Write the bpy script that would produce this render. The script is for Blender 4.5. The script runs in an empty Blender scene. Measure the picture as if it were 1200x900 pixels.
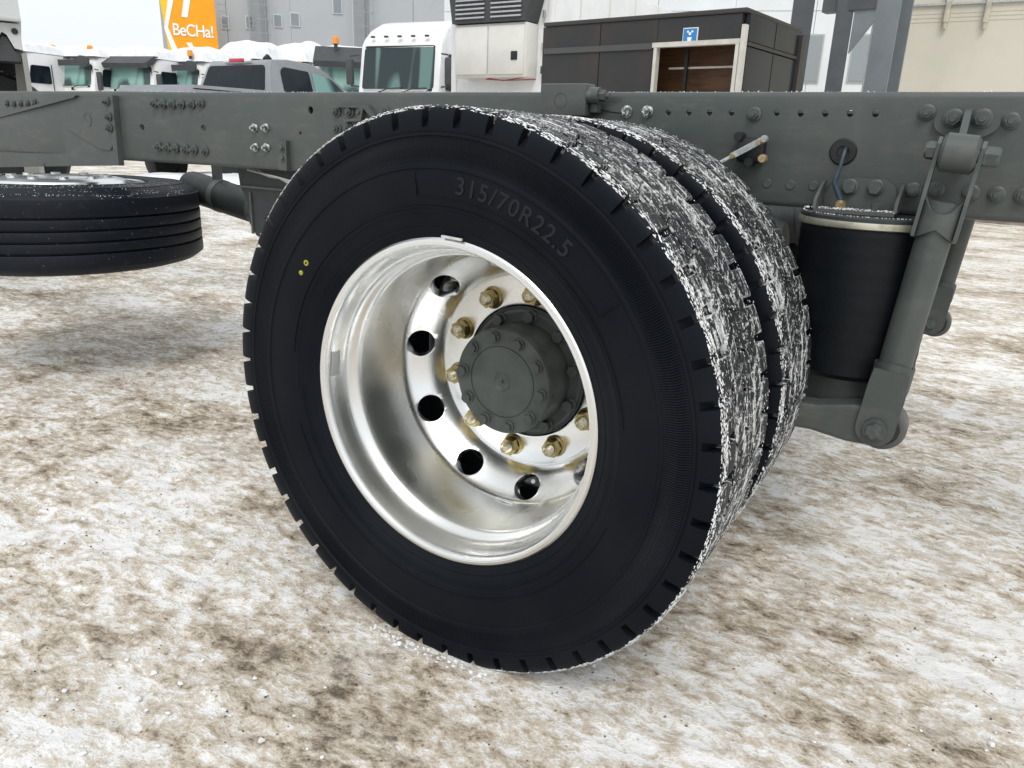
import bpy, bmesh, math, random
import numpy as np
from mathutils import Vector, Matrix, noise
random.seed(7)
R = math.radians; PI = math.pi
S = bpy.context.scene
C = S.collection

# ------------------------------------------------------------------ camera
CX, CY, CZ = 0.7476, -0.9963, 0.9552
YAW, PIT, ROL, FOC = R(30.776), R(17.984), R(2.007), 0.8840   # FOC = focal length in kilo-pixels of a 1200 px wide frame
cF = Vector((-math.sin(YAW)*math.cos(PIT), math.cos(YAW)*math.cos(PIT), -math.sin(PIT)))
r0 = Vector((math.cos(YAW), math.sin(YAW), 0)); u0 = r0.cross(cF)
cR = r0*math.cos(ROL) + u0*math.sin(ROL); cU = -r0*math.sin(ROL) + u0*math.cos(ROL)
cam = bpy.data.cameras.new('camera'); camo = bpy.data.objects.new('camera', cam); C.objects.link(camo)
camo.matrix_world = Matrix(((cR.x, cU.x, -cF.x, CX), (cR.y, cU.y, -cF.y, CY), (cR.z, cU.z, -cF.z, CZ), (0, 0, 0, 1)))
cam.sensor_fit = 'HORIZONTAL'; cam.sensor_width = 36; cam.lens = 36*FOC/1.2
cam.clip_start = 0.02; cam.clip_end = 3000
S.camera = camo
CAM = Vector((CX, CY, CZ))
def ray(x, y): return cF + cR*((x-600)/(FOC*1000)) - cU*((y-450)/(FOC*1000))
def at(x, y, Y): d = ray(x, y); return CAM + d*((Y-CY)/d.y)            # point of a surveyed plane Y = const
def rng(x, D, y=100):                                                   # ground point in the bearing of x, D metres off, and height of y there
    d = ray(x, y); h = math.hypot(d.x, d.y); q = CAM + d*(D/h); return q

# ------------------------------------------------------------------ world and sun (overcast)
W = bpy.data.worlds.new('World'); S.world = W; W.use_nodes = True
nt = W.node_tree; nt.nodes.clear()
sky = nt.nodes.new('ShaderNodeTexSky'); sky.sky_type = 'NISHITA'; sky.sun_disc = False
sky.sun_elevation = R(48); sky.sun_rotation = R(150); sky.air_density = 1.0; sky.dust_density = 4.0
hs = nt.nodes.new('ShaderNodeHueSaturation'); hs.inputs['Saturation'].default_value = 0.2
mx = nt.nodes.new('ShaderNodeMix'); mx.data_type = 'RGBA'; mx.inputs[0].default_value = 0.86
mx.inputs[7].default_value = (7.6, 8.0, 8.3, 1)
bg = nt.nodes.new('ShaderNodeBackground'); bg.inputs[1].default_value = 0.135
wo = nt.nodes.new('ShaderNodeOutputWorld')
nt.links.new(sky.outputs[0], hs.inputs['Color']); nt.links.new(hs.outputs[0], mx.inputs[6])
nt.links.new(mx.outputs[2], bg.inputs[0]); nt.links.new(bg.outputs[0], wo.inputs[0])
sl = bpy.data.lights.new('sun', 'SUN'); sl.energy = 1.5; sl.angle = R(25); sl.color = (1, .965, .92)
so = bpy.data.objects.new('sun', sl); C.objects.link(so)
sd = Vector((0.35, -0.62, 0.9)).normalized()            # towards the sun
so.rotation_euler = sd.to_track_quat('Z', 'Y').to_euler(); so.location = (0, 0, 30)
sky.sun_elevation = math.asin(sd.z); sky.sun_rotation = math.atan2(sd.x, sd.y)
S.view_settings.view_transform = 'Standard'; S.view_settings.look = 'None'
S.view_settings.exposure = 0.0; S.view_settings.gamma = 1; S.view_settings.use_curve_mapping = False

# ------------------------------------------------------------------ materials
MATS = {}
def M(name, col=(.5, .5, .5), rough=.5, metal=0, var=.0, vs=8, bump=0, bs=60, col2=None, vfac=(.42, .6), spec=.5, coat=0, trans=0, stretch=None, rvar=0, emit=None, detail=5):
    if name in MATS: return MATS[name]
    m = bpy.data.materials.new(name); m.use_nodes = True; t = m.node_tree; b = t.nodes['Principled BSDF']
    N = t.nodes.new; L = t.links.new
    b.inputs['Base Color'].default_value = (*col, 1); b.inputs['Roughness'].default_value = rough; b.inputs['Metallic'].default_value = metal
    b.inputs['Specular IOR Level'].default_value = spec
    b.inputs['Coat Weight'].default_value = coat; b.inputs['Coat Roughness'].default_value = .12
    b.inputs['Transmission Weight'].default_value = trans
    tc = N('ShaderNodeTexCoord'); mp = N('ShaderNodeMapping'); L(tc.outputs['Object'], mp.inputs[0])
    if stretch: mp.inputs['Scale'].default_value = stretch
    if col2 or var:
        c2 = col2 or tuple(c*(1-var) for c in col)
        n = N('ShaderNodeTexNoise'); n.inputs['Scale'].default_value = vs; n.inputs['Detail'].default_value = detail; n.inputs['Roughness'].default_value = .62
        L(mp.outputs[0], n.inputs[0])
        mr = N('ShaderNodeMapRange'); mr.inputs[1].default_value = vfac[0]; mr.inputs[2].default_value = vfac[1]; L(n.outputs[0], mr.inputs[0])
        x = N('ShaderNodeMix'); x.data_type = 'RGBA'; x.inputs[6].default_value = (*col, 1); x.inputs[7].default_value = (*c2, 1)
        L(mr.outputs[0], x.inputs[0]); L(x.outputs[2], b.inputs['Base Color'])
        if rvar:
            q = N('ShaderNodeMapRange'); q.inputs[3].default_value = rough; q.inputs[4].default_value = min(1, rough+rvar); L(n.outputs[0], q.inputs[0]); q.inputs[1].default_value = .35; q.inputs[2].default_value = .7
            L(q.outputs[0], b.inputs['Roughness'])
    if bump:
        n2 = N('ShaderNodeTexNoise'); n2.inputs['Scale'].default_value = bs; n2.inputs['Detail'].default_value = 4; L(mp.outputs[0], n2.inputs[0])
        bp = N('ShaderNodeBump'); bp.inputs['Strength'].default_value = 1; bp.inputs['Distance'].default_value = bump; L(n2.outputs[0], bp.inputs['Height'])
        L(bp.outputs[0], b.inputs['Normal'])
    if emit: b.inputs['Emission Color'].default_value = (*emit[0], 1); b.inputs['Emission Strength'].default_value = emit[1]
    MATS[name] = m; return m
PAINT = M('chassis_paint', (.058, .070, .067), .40, col2=(.080, .088, .082), vs=4.5, vfac=(.45, .70), bump=.0003, bs=300, coat=.15, rvar=.25, detail=9)
PAINT2 = M('bolt_paint', (.066, .078, .074), .42, col2=(.12, .13, .125), vs=70, vfac=(.5, .75))
DARKP = M('dark_metal', (.03, .036, .037), .55, var=.3, vs=20)
BLACK = M('black_plastic', (.012, .013, .015), .45, var=.3, vs=30)
BELLOW = M('bellows_rubber', (.0035, .0058, .0085), .5, spec=.25, var=.3, vs=12, bump=.0004, bs=120)
NUTM = M('zinc_yellow', (.36, .27, .085), .33, metal=.9, col2=(.46, .38, .19), vs=90, bump=.0002, bs=400, rvar=.15)
STUD = M('stud_steel', (.62, .56, .40), .35, metal=.9, var=.4, vs=300, bump=.0004, bs=700)
ZINC = M('zinc_ring', (.60, .58, .47), .38, metal=.8, var=.35, vs=25, rvar=.2)
GALV = M('galvanised', (.58, .6, .6), .4, metal=.7, var=.3, vs=60)
BRASS = M('brass', (.60, .46, .25), .4, metal=.7, var=.3, vs=90)
WHITE = M('white_body_paint', (.80, .81, .81), .3, var=.08, vs=1.5, coat=.3)
OFFW = M('offwhite_paint', (.72, .71, .67), .35, var=.1, vs=1.2)
SNOW = M('snow', (.86, .87, .89), .85, col2=(.74, .76, .79), vs=3, bump=.02, bs=6, spec=.2)
SNOWC = M('snow_crumb', (.84, .86, .88), .8, col2=(.62, .62, .60), vs=40, spec=.3)
GLASS = M('dark_glass', (.010, .016, .022), .12, var=.3, vs=2, spec=.25)
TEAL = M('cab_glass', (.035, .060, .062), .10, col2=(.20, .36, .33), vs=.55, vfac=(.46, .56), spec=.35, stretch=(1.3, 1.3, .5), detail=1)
GREYCAR = M('silver_paint', (.30, .31, .33), .3, metal=.5, var=.1, vs=2, coat=.5)
DKPLAS = M('dark_grey_plastic', (.055, .06, .065), .55, var=.2, vs=5)
AMBER = M('amber_lens', (.85, .30, .02), .3, coat=.5)
REDL = M('red_lens', (.55, .02, .05), .25, coat=.5)
ORANGE = M('orange_fabric', (.92, .37, .004), .6, var=.08, vs=1)
YELLOWF = M('yellow_fabric', (.85, .55, .02), .6, var=.08, vs=1)
WPRINT = M('white_print', (.85, .85, .84), .6)
RUBB = M('plain_rubber', (.016, .018, .022), .6, var=.3, vs=20)
DISC = M('far_rim_metal', (.55, .56, .57), .4, metal=.8, var=.3, vs=20)

def alu():
    m = bpy.data.materials.new('polished_aluminium'); m.use_nodes = True; t = m.node_tree; b = t.nodes['Principled BSDF']; N = t.nodes.new; L = t.links.new
    b.inputs['Metallic'].default_value = 1; b.inputs['Base Color'].default_value = (.86, .865, .86, 1)
    tc = N('ShaderNodeTexCoord'); sp = N('ShaderNodeSeparateXYZ'); L(tc.outputs['Object'], sp.inputs[0])
    # lathe-turned lines: noise over (radius, depth), nearly constant round the circle
    at2 = N('ShaderNodeMath'); at2.operation = 'ARCTAN2'; L(sp.outputs[2], at2.inputs[0]); L(sp.outputs[0], at2.inputs[1])
    r2 = N('ShaderNodeVectorMath'); r2.operation = 'MULTIPLY'; L(tc.outputs['Object'], r2.inputs[0]); r2.inputs[1].default_value = (1, 0, 1)
    ln = N('ShaderNodeVectorMath'); ln.operation = 'LENGTH'; L(r2.outputs[0], ln.inputs[0])
    cb = N('ShaderNodeCombineXYZ'); sc = N('ShaderNodeMath'); sc.operation = 'MULTIPLY'; sc.inputs[1].default_value = .012; L(at2.outputs[0], sc.inputs[0])
    L(ln.outputs['Value'], cb.inputs[0]); L(sp.outputs[1], cb.inputs[1]); L(sc.outputs[0], cb.inputs[2])
    n = N('ShaderNodeTexNoise'); n.inputs['Scale'].default_value = 900; n.inputs['Detail'].default_value = 3; L(cb.outputs[0], n.inputs[0])
    n3 = N('ShaderNodeTexNoise'); n3.inputs['Scale'].default_value = 6; n3.inputs['Detail'].default_value = 2; n3.inputs['Roughness'].default_value = .65; L(tc.outputs['Object'], n3.inputs[0])
    mr = N('ShaderNodeMapRange'); mr.inputs[1].default_value = .3; mr.inputs[2].default_value = .7; mr.inputs[3].default_value = .18; mr.inputs[4].default_value = .36; L(n3.outputs[0], mr.inputs[0]); L(mr.outputs[0], b.inputs['Roughness'])
    bp = N('ShaderNodeBump'); bp.inputs['Strength'].default_value = .5; bp.inputs['Distance'].default_value = .0002; L(n.outputs[0], bp.inputs['Height']); L(bp.outputs[0], b.inputs['Normal'])
    # dust film and spots
    n4 = N('ShaderNodeTexNoise'); n4.inputs['Scale'].default_value = 5; n4.inputs['Detail'].default_value = 7; L(tc.outputs['Object'], n4.inputs[0])
    m4 = N('ShaderNodeMapRange'); m4.inputs[1].default_value = .46; m4.inputs[2].default_value = .85; m4.inputs[4].default_value = .8; L(n4.outputs[0], m4.inputs[0])
    x = N('ShaderNodeMix'); x.data_type = 'RGBA'; x.inputs[6].default_value = (.87, .88, .88, 1); x.inputs[7].default_value = (.73, .72, .67, 1); L(m4.outputs[0], x.inputs[0])
    v = N('ShaderNodeTexVoronoi'); v.inputs['Scale'].default_value = 110; L(tc.outputs['Object'], v.inputs[0])
    mv = N('ShaderNodeMapRange'); mv.inputs[1].default_value = .10; mv.inputs[2].default_value = .16; mv.inputs[3].default_value = .45; mv.inputs[4].default_value = 0; L(v.outputs['Distance'], mv.inputs[0])
    mm = N('ShaderNodeMath'); mm.operation = 'MULTIPLY'; L(mv.outputs[0], mm.inputs[0]); L(m4.outputs[0], mm.inputs[1])
    x2 = N('ShaderNodeMix'); x2.data_type = 'RGBA'; L(mm.outputs[0], x2.inputs[0]); L(x.outputs[2], x2.inputs[6]); x2.inputs[7].default_value = (.8, .8, .78, 1)
    L(x2.outputs[2], b.inputs['Base Color'])
    return m
ALU = alu()

def grime(m, amt=.35):
    t = m.node_tree; b = t.nodes['Principled BSDF']; N = t.nodes.new; L = t.links.new; src = b.inputs['Base Color'].links[0].from_socket
    tc = N('ShaderNodeTexCoord'); mp = N('ShaderNodeMapping'); mp.inputs['Scale'].default_value = (3, 3, 9); L(tc.outputs['Object'], mp.inputs[0])
    n = N('ShaderNodeTexNoise'); n.inputs['Scale'].default_value = 3; n.inputs['Detail'].default_value = 9; n.inputs['Roughness'].default_value = .72; L(mp.outputs[0], n.inputs[0])
    r = N('ShaderNodeMapRange'); r.inputs[1].default_value = .50; r.inputs[2].default_value = .74; r.inputs[4].default_value = amt; L(n.outputs[0], r.inputs[0])
    v = N('ShaderNodeTexVoronoi'); v.inputs['Scale'].default_value = 70; L(tc.outputs['Object'], v.inputs[0]); vr = N('ShaderNodeMapRange'); vr.inputs[1].default_value = .05; vr.inputs[2].default_value = .09; vr.inputs[3].default_value = .30; vr.inputs[4].default_value = 0; L(v.outputs['Distance'], vr.inputs[0])
    k = N('ShaderNodeMath'); k.operation = 'MAXIMUM'; L(r.outputs[0], k.inputs[0]); L(vr.outputs[0], k.inputs[1])
    x = N('ShaderNodeMix'); x.data_type = 'RGBA'; L(k.outputs[0], x.inputs[0]); L(src, x.inputs[6]); x.inputs[7].default_value = (.16, .15, .13, 1); L(x.outputs[2], b.inputs['Base Color'])
grime(PAINT) 
def rubber(name, snowy, ref=None):
    """tyre rubber; with snowy, scraped snow smeared along the tread (cylindrical coordinates of the wheel)"""
    m = bpy.data.materials.new(name); m.use_nodes = True; t = m.node_tree; b = t.nodes['Principled BSDF']; N = t.nodes.new; L = t.links.new
    tc = N('ShaderNodeTexCoord')
    if ref: tc.object = ref
    co = tc.outputs['Object']
    n = N('ShaderNodeTexNoise'); n.inputs['Scale'].default_value = 5; n.inputs['Detail'].default_value = 6; L(co, n.inputs[0])
    x = N('ShaderNodeMix'); x.data_type = 'RGBA'; x.inputs[6].default_value = (.0028, .0045, .0080, 1); x.inputs[7].default_value = (.0065, .0085, .0120, 1)
    mr = N('ShaderNodeMapRange'); mr.inputs[1].default_value = .4; mr.inputs[2].default_value = .65; L(n.outputs[0], mr.inputs[0]); L(mr.outputs[0], x.inputs[0])
    b.inputs['Roughness'].default_value = .55; b.inputs['Specular IOR Level'].default_value = .12
    n2 = N('ShaderNodeTexNoise'); n2.inputs['Scale'].default_value = 350; n2.inputs['Detail'].default_value = 3; L(co, n2.inputs[0])
    bp = N('ShaderNodeBump'); bp.inputs['Strength'].default_value = .35; bp.inputs['Distance'].default_value = .0006
    col = x.outputs[2]
    if not snowy:
        L(n2.outputs[0], bp.inputs['Height']); L(bp.outputs[0], b.inputs['Normal']); L(col, b.inputs['Base Color']); return m
    sp = N('ShaderNodeSeparateXYZ'); L(co, sp.inputs[0])
    a = N('ShaderNodeMath'); a.operation = 'ARCTAN2'; L(sp.outputs[2], a.inputs[0]); L(sp.outputs[0], a.inputs[1])
    r2 = N('ShaderNodeVectorMath'); r2.operation = 'MULTIPLY'; L(co, r2.inputs[0]); r2.inputs[1].default_value = (1, 0, 1)
    ln = N('ShaderNodeVectorMath'); ln.operation = 'LENGTH'; L(r2.outputs[0], ln.inputs[0])
    def cyl(k):
        s = N('ShaderNodeMath'); s.operation = 'MULTIPLY'; s.inputs[1].default_value = .5*k; L(a.outputs[0], s.inputs[0])
        c = N('ShaderNodeCombineXYZ'); L(s.outputs[0], c.inputs[0]); L(sp.outputs[1], c.inputs[1]); L(ln.outputs['Value'], c.inputs[2]); return c.outputs[0]
    f1 = N('ShaderNodeTexNoise'); f1.inputs['Scale'].default_value = 120; f1.inputs['Detail'].default_value = 5; f1.inputs['Roughness'].default_value = .68; f1.inputs['Distortion'].default_value = .6; L(cyl(.28), f1.inputs[0])
    f2 = N('ShaderNodeTexNoise'); f2.inputs['Scale'].default_value = 17; f2.inputs['Detail'].default_value = 3; L(cyl(.6), f2.inputs[0])
    f3 = N('ShaderNodeTexNoise'); f3.inputs['Scale'].default_value = 330; f3.inputs['Detail'].default_value = 4; L(cyl(.7), f3.inputs[0])
    # groove floors get less snow colour than the block tops and stay darker
    dp = N('ShaderNodeMapRange'); dp.inputs[1].default_value = .488; dp.inputs[2].default_value = .506; dp.inputs[3].default_value = -.09; dp.inputs[4].default_value = 0; L(ln.outputs['Value'], dp.inputs[0])
    s1 = N('ShaderNodeMath'); s1.operation = 'MULTIPLY_ADD'; L(f2.outputs[0], s1.inputs[0]); s1.inputs[1].default_value = .42; L(f1.outputs[0], s1.inputs[2])
    s2 = N('ShaderNodeMath'); s2.operation = 'ADD'; L(s1.outputs[0], s2.inputs[0]); L(dp.outputs[0], s2.inputs[1])
    s3a = N('ShaderNodeMath'); s3a.operation = 'MULTIPLY_ADD'; L(f3.outputs[0], s3a.inputs[0]); s3a.inputs[1].default_value = .48; L(s2.outputs[0], s3a.inputs[2])
    ea = N('ShaderNodeAttribute'); ea.attribute_name = 'edge'; ep = N('ShaderNodeMath'); ep.operation = 'POWER'; L(ea.outputs['Fac'], ep.inputs[0]); ep.inputs[1].default_value = 5
    s3 = N('ShaderNodeMath'); s3.operation = 'MULTIPLY_ADD'; L(ep.outputs[0], s3.inputs[0]); s3.inputs[1].default_value = .125; L(s3a.outputs[0], s3.inputs[2])
    th = N('ShaderNodeMapRange'); th.inputs[1].default_value = 1.005; th.inputs[2].default_value = 1.125; L(s3.outputs[0], th.inputs[0])
    # only the running surface is dusted: fade out below the shoulder
    gate = N('ShaderNodeMapRange'); gate.inputs[1].default_value = .5025; gate.inputs[2].default_value = .5060; L(ln.outputs['Value'], gate.inputs[0])
    yy = N('ShaderNodeMapRange'); yy.inputs[1].default_value = .0215; yy.inputs[2].default_value = .027; L(sp.outputs[1], yy.inputs[0])
    mxg = N('ShaderNodeMath'); mxg.operation = 'MAXIMUM'; L(gate.outputs[0], mxg.inputs[0]); L(yy.outputs[0], mxg.inputs[1])
    tm = N('ShaderNodeMath'); tm.operation = 'MULTIPLY'; L(th.outputs[0], tm.inputs[0]); L(mxg.outputs[0], tm.inputs[1])
    # greyish damp film of road salt on the rubber between the flakes
    film = N('ShaderNodeMix'); film.data_type = 'RGBA'; L(f1.outputs[0], film.inputs[0]); film.inputs[6].default_value = (.004, .005, .006, 1); film.inputs[7].default_value = (.040, .045, .047, 1)
    fg = N('ShaderNodeMix'); fg.data_type = 'RGBA'; L(mxg.outputs[0], fg.inputs[0]); L(col, fg.inputs[6]); L(film.outputs[2], fg.inputs[7])
    sc = N('ShaderNodeMix'); sc.data_type = 'RGBA'; L(f2.outputs[0], sc.inputs[0]); sc.inputs[6].default_value = (.36, .37, .36, 1); sc.inputs[7].default_value = (.86, .87, .87, 1)
    xx = N('ShaderNodeMix'); xx.data_type = 'RGBA'; L(tm.outputs[0], xx.inputs[0]); L(fg.outputs[2], xx.inputs[6]); L(sc.outputs[2], xx.inputs[7])
    L(xx.outputs[2], b.inputs['Base Color'])
    bp.inputs['Distance'].default_value = .002; bp.inputs['Strength'].default_value = .8; L(tm.outputs[0], bp.inputs['Height']); L(bp.outputs[0], b.inputs['Normal'])
    rm = N('ShaderNodeMapRange'); rm.inputs[3].default_value = .5; rm.inputs[4].default_value = .8; L(tm.outputs[0], rm.inputs[0]); L(rm.outputs[0], b.inputs['Roughness'])
    return m
SIDE = rubber('sidewall_rubber', False)

# ------------------------------------------------------------------ mesh builder
class MB:
    def __init__(s): s.v = []; s.f = []
    def add(s, vs, fs, m=None):
        o = len(s.v)
        s.v += [tuple(m @ Vector(v)) if m else tuple(v) for v in vs]; s.f += [tuple(i+o for i in f) for f in fs]; return s
    def box(s, c, d, m=None, b=0):
        x, y, z = c; a, e, g = d[0]/2, d[1]/2, d[2]/2
        if b:
            bm = bmesh.new(); bmesh.ops.create_cube(bm, size=1)
            bmesh.ops.scale(bm, vec=d, verts=bm.verts); bmesh.ops.bevel(bm, geom=bm.edges[:], offset=b, segments=2, affect='EDGES', profile=.5)
            bmesh.ops.translate(bm, vec=c, verts=bm.verts); bm.verts.index_update()
            s.add([v.co[:] for v in bm.verts], [[v.index for v in f.verts] for f in bm.faces], m); bm.free(); return s
        vs = [(x+i*a, y+j*e, z+k*g) for i in (-1, 1) for j in (-1, 1) for k in (-1, 1)]
        return s.add(vs, [(0, 1, 3, 2), (4, 6, 7, 5), (0, 4, 5, 1), (2, 3, 7, 6), (0, 2, 6, 4), (1, 5, 7, 3)], m)
    def cyl(s, p, q, r, r2=None, n=16, caps=True, m=None, ph=0):
        p = Vector(p); q = Vector(q); r2 = r if r2 is None else r2; d = (q-p).normalized()
        u = d.orthogonal().normalized() if abs(d.z) > .99 or abs(d.x) > .99 or abs(d.y) > .99 else d.cross(Vector((0, 0, 1))).normalized()
        w = d.cross(u); vs = []
        for c, rr in ((p, r), (q, r2)):
            for i in range(n):
                a = 2*PI*i/n+ph; vs.append(c + (u*math.cos(a)+w*math.sin(a))*rr)
        fs = [(i, (i+1) % n, n+(i+1) % n, n+i) for i in range(n)]
        if caps: fs += [tuple(range(n-1, -1, -1)), tuple(range(n, 2*n))]
        return s.add(vs, fs, m)
    def lathe(s, prof, n=64, axis='Y', closed=False, m=None, a0=0, a1=2*PI, fn=None):
        full = abs(a1-a0-2*PI) < 1e-6; k = n if full else n+1; P = len(prof); vs = []
        for i in range(k):
            a = a0+(a1-a0)*i/n
            for j, (r, y) in enumerate(prof):
                if fn: r, y = fn(a, j, r, y)
                if axis == 'Y': vs.append((r*math.cos(a), y, r*math.sin(a)))
                else: vs.append((r*math.cos(a), r*math.sin(a), y))
        fs = []
        for i in range(n):
            i2 = (i+1) % k
            for j in range(P if closed else P-1):
                j2 = (j+1) % P; fs.append((i*P+j, i*P+j2, i2*P+j2, i2*P+j))
        return s.add(vs, fs, m)
    def prism(s, poly, y0, y1, plane='XZ', m=None):
        n = len(poly)
        f = {'XZ': lambda p, t: (p[0], t, p[1]), 'YZ': lambda p, t: (t, p[0], p[1]), 'XY': lambda p, t: (p[0], p[1], t)}[plane]
        vs = [f(p, y0) for p in poly]+[f(p, y1) for p in poly]
        return s.add(vs, [tuple(range(n-1, -1, -1)), tuple(range(n, 2*n))]+[(i, (i+1) % n, n+(i+1) % n, n+i) for i in range(n)], m)
    def tube(s, pts, r, n=10):
        pts = [Vector(p) for p in pts]; rings = []; u = None
        for i, p in enumerate(pts):
            d = (pts[min(i+1, len(pts)-1)]-pts[max(i-1, 0)]).normalized()
            u = (d.orthogonal() if u is None else (u-d*u.dot(d))).normalized(); w = d.cross(u)
            rr = r[i] if isinstance(r, (list, tuple)) else r
            rings.append([p+(u*math.cos(2*PI*k/n)+w*math.sin(2*PI*k/n))*rr for k in range(n)])
        vs = [v for q in rings for v in q]; fs = []
        for i in range(len(pts)-1):
            for k in range(n): fs.append((i*n+k, i*n+(k+1) % n, (i+1)*n+(k+1) % n, (i+1)*n+k))
        fs += [tuple(range(n-1, -1, -1)), tuple(range((len(pts)-1)*n, len(pts)*n))]
        return s.add(vs, fs)
    def mesh(s, name, smooth=False, ang=35):
        me = bpy.data.meshes.new(name); me.from_pydata(s.v, [], s.f); me.update()
        bm = bmesh.new(); bm.from_mesh(me); bmesh.ops.recalc_face_normals(bm, faces=bm.faces[:])
        if smooth:
            for f in bm.faces: f.smooth = True
            for e in bm.edges:
                if len(e.link_faces) == 2 and e.calc_face_angle(0) > R(ang): e.smooth = False
        bm.to_mesh(me); bm.free(); return me

TF = {}
def link(o, parent, mat4):
    C.objects.link(o); o.matrix_basis = mat4; TF[o] = mat4.copy()
    if parent: o.parent = parent; o.matrix_parent_inverse = TF[parent].inverted()
    return o
def obj(name, mb, mat, parent=None, smooth=True, at0=None, rot=None, ang=35, label=None, kind=None):
    """one mesh object; vertices are in the frame of its thing, or local to at0 when that is given"""
    if isinstance(mb, MB):
        if at0 is None:
            a = np.array(mb.v); c = (a.min(0)+a.max(0))/2; mb.v = [tuple(v) for v in a-c]; at0 = tuple(c)
        me = mb.mesh(name, smooth, ang); me.materials.append(mat)
    else: me = mb
    if at0 is None: at0 = (0, 0, 0)
    o = bpy.data.objects.new(name, me); m4 = Matrix.Translation(Vector(at0))
    if rot is not None: m4 = m4 @ rot
    link(o, parent, m4)
    if label: o['label'] = label
    if kind: o['kind'] = kind
    return o
def empty(name, loc=(0, 0, 0), parent=None, frame=False):
    o = bpy.data.objects.new(name, None); o.empty_display_size = .1
    return link(o, parent, Matrix.Translation(Vector(loc)))
def thing(name, label, cat, loc=None, group=None):
    """root Empty; with loc None the parts are in world coordinates and the Empty stays at 0,0,0"""
    o = empty(name, loc or (0, 0, 0)); o['label'] = label; o['category'] = cat
    if group: o['group'] = group
    return o
def put(o, loc, rz): o.matrix_basis = Matrix.Translation(Vector(loc)) @ Matrix.Rotation(rz, 4, 'Z')   # moves a finished thing built around its own origin
def tag(o, label, cat, group=None):
    o['label'] = label; o['category'] = cat
    if group: o['group'] = group
    return o
def copy_tree(o, parent=None):
    c = o.copy(); C.objects.link(c); TF[c] = TF.get(o, o.matrix_basis.copy()); c.parent = parent
    for ch in list(o.children): copy_tree(ch, c)
    return c
def rounded(poly, rad, k=4):
    out = []; n = len(poly)
    for i in range(n):
        p = Vector(poly[i]); a = (Vector(poly[i-1])-p); b = (Vector(poly[(i+1) % n])-p)
        r = min(rad, a.length*.45, b.length*.45); a = p+a.normalized()*r; b = p+b.normalized()*r
        for j in range(k+1):
            t = j/k; out.append(tuple(a*(1-t)**2+p*2*t*(1-t)+b*t*t))
    return out

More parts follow.
